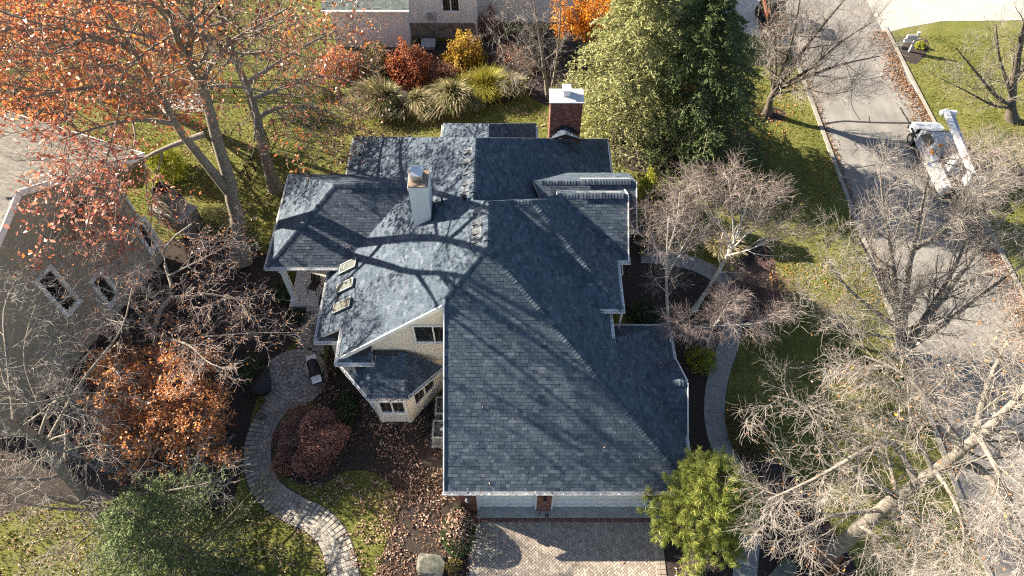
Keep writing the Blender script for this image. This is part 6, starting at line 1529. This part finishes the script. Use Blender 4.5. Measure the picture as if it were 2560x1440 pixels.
litter('fallen_leaves', 'leaves on the dark mulch beside the concrete walk', [(BED_E, .8), (BED_SE, 1)], 2000, .09, mat['leafpile'], 106, keep=.6, nogo=NOGO_LEAF + [[(p.x, p.y) for p in ribbon(cw, 1.1)]])
litter('fallen_leaves', 'orange leaves on the lawn between the hemlocks and the street', [([(1560, 330), (1880, 90), (1985, 110), (2060, 330), (2110, 470), (2080, 560), (1900, 520), (1620, 430)], 1)], 3400, .12, mat['leaforange'], 107, keep=.65)
litter('fallen_leaves', 'orange leaves on the sunlit lawn beside the concrete walk', [([(1910, 600), (2000, 620), (2190, 700), (2250, 830), (2200, 1000), (2000, 900), (1940, 760)], 1)], 1100, .11, mat['leaforange'], 108, keep=.6)
r_ = np.random.default_rng(9)
q = np.concatenate([np.stack([27.0 - np.minimum(np.abs(r_.normal(0, .72, 9000)), 2.4), r_.uniform(14, 45.5, 9000)], 1), np.stack([19.9 + np.abs(r_.normal(0, .22, 1500)), r_.uniform(12, 44, 1500)], 1)])
q[:, 0] += .25 * np.sin(q[:, 1] * .9) * (q[:, 0] > 25); q[:, 0] = np.minimum(q[:, 0], 27.0)
pts = np.concatenate([q, .02 + r_.random((len(q), 1)) * .05], 1); V, F = leaf_quads(pts, .12, r_, .5, 1.6); tag(fast('leaf_drift', V, F, mat['leafbrown'], None, tint=np.repeat(r_.random(len(pts)), 4)), 'brown and orange leaves drifted along both gutters of the street', 'leaves', kind='stuff')
# leaves caught in the roof valleys and gutters
def drift(p0, p1, n, w, seed, size=.085, lift=.05):
    r = np.random.default_rng(seed); t = r.random(n); p0, p1 = np.array(p0), np.array(p1)
    q = p0 + (p1 - p0) * t[:, None] + r.normal(0, w, (n, 3)) * np.array([1, 1, .3]); q[:, 2] += lift; return q
vd = [drift((1.2, 20.6, 7.0), (3.55, 18.3, 5.3), 420, .06, 1), drift((2.3, 22.3, 6.5), (4.0, 20.6, 5.45), 60, .05, 2), drift((-7.6, 22.9, 4.35), (-8.35, 21.75, 3.45), 260, .07, 3), drift((5.8, 14.2, 3.8), (7.1, 13.0, 2.9), 60, .05, 4), drift((5.9, 15.4, 3.7), (7.2, 16.4, 2.9), 50, .05, 5),
      drift((-2.7, 10.3, 2.72), (7.3, 10.3, 2.72), 60, .03, 6), drift((-6.2, 14.38, 2.86), (-4.7, 14.38, 2.86), 40, .03, 7), drift((-8.0, 21.0, 3.4), (-7.95, 20.4, 3.45), 40, .04, 8), drift((-8.2, 19.9, 3.35), (-8.2, 19.4, 3.35), 40, .04, 9)]
q = inside([(-2.5, 10.6), (7, 10.6), (-1, 18.2), (-2.5, 16.5)], 26, r_, world=True); vd.append(np.concatenate([q, R_S1.z(q[:, :1], q[:, 1:2]) + .04], 1))
q = inside([(-8.8, 17.8), (-2.5, 17.0), (-1.8, 25), (-8.8, 30)], 40, r_, world=True); vd.append(np.concatenate([q, R_W.z(q[:, :1], q[:, 1:2]) + .04], 1))
q = np.concatenate(vd); V, F = leaf_quads(q, .09, r_, .6, 1.2); tag(fast('roof_leaves', V, F, mat['leafpile'], None, tint=np.repeat(r_.random(len(q)) * .8, 4)), 'brown leaves caught in the valleys and gutters of the slate-grey roof', 'leaves', kind='stuff')
q = inside([(-1.6, 6), (6.3, 6), (6.3, 10), (-1.6, 10)], 60, r_, world=True); pts = np.concatenate([q, np.full((len(q), 1), .055)], 1); V, F = leaf_quads(pts, .1, r_, .6, 1.5); tag(fast('driveway_leaves', V, F, mat['leafpile'], None, tint=np.repeat(r_.random(len(pts)) * .7, 4)), 'a few dry leaves lying on the herringbone driveway', 'leaves', kind='stuff')
# turf blades over the lawns
r_ = np.random.default_rng(77)
q = np.concatenate([r_.uniform((-26, 7), (20, 52), (150000, 2)), r_.uniform((27.3, 20), (42, 50), (26000, 2))])
dist = np.hypot(q[:, 0], q[:, 1] + 0); bad = np.zeros(len(q), bool)
for g_ in NOGO + [[(p.x, p.y) for p in ribbon(cw, 1.2)], [(p.x, p.y) for p in circ]] + [[(p.x, p.y) for p in smooth_loop(GP(b_), 5)] for b_ in (BED_W, BED_C, BED_E, BED_SE, BED_N, BED_MB, BED_T, BED_HEM)]: bad |= in_poly(q[:, 0], q[:, 1], g_)
bad |= (q[:, 0] > 27.2) & (q[:, 1] > 45) | (q[:, 1] > 43.5) & (q[:, 0] > 12) & (q[:, 0] < 20)
q = q[~bad]; n_ = len(q); a = r_.random(n_) * 6.28; h = r_.uniform(.05, .13, n_); ln = r_.normal(0, .05, (n_, 2))
b = np.concatenate([q, np.zeros((n_, 1))], 1); w = np.stack([np.cos(a), np.sin(a), np.zeros(n_)], 1) * .022
V = np.stack([b - w, b + w, b + w * .4 + np.concatenate([ln, h[:, None]], 1), b - w * .4 + np.concatenate([ln, h[:, None]], 1)], 1).reshape(-1, 3)
tag(fast('grass', V, np.arange(n_ * 4).reshape(-1, 4), mat['turf'], None, tint=np.repeat(r_.random(n_), 4)), 'short autumn turf covering the lawns around the house', 'grass', kind='stuff')
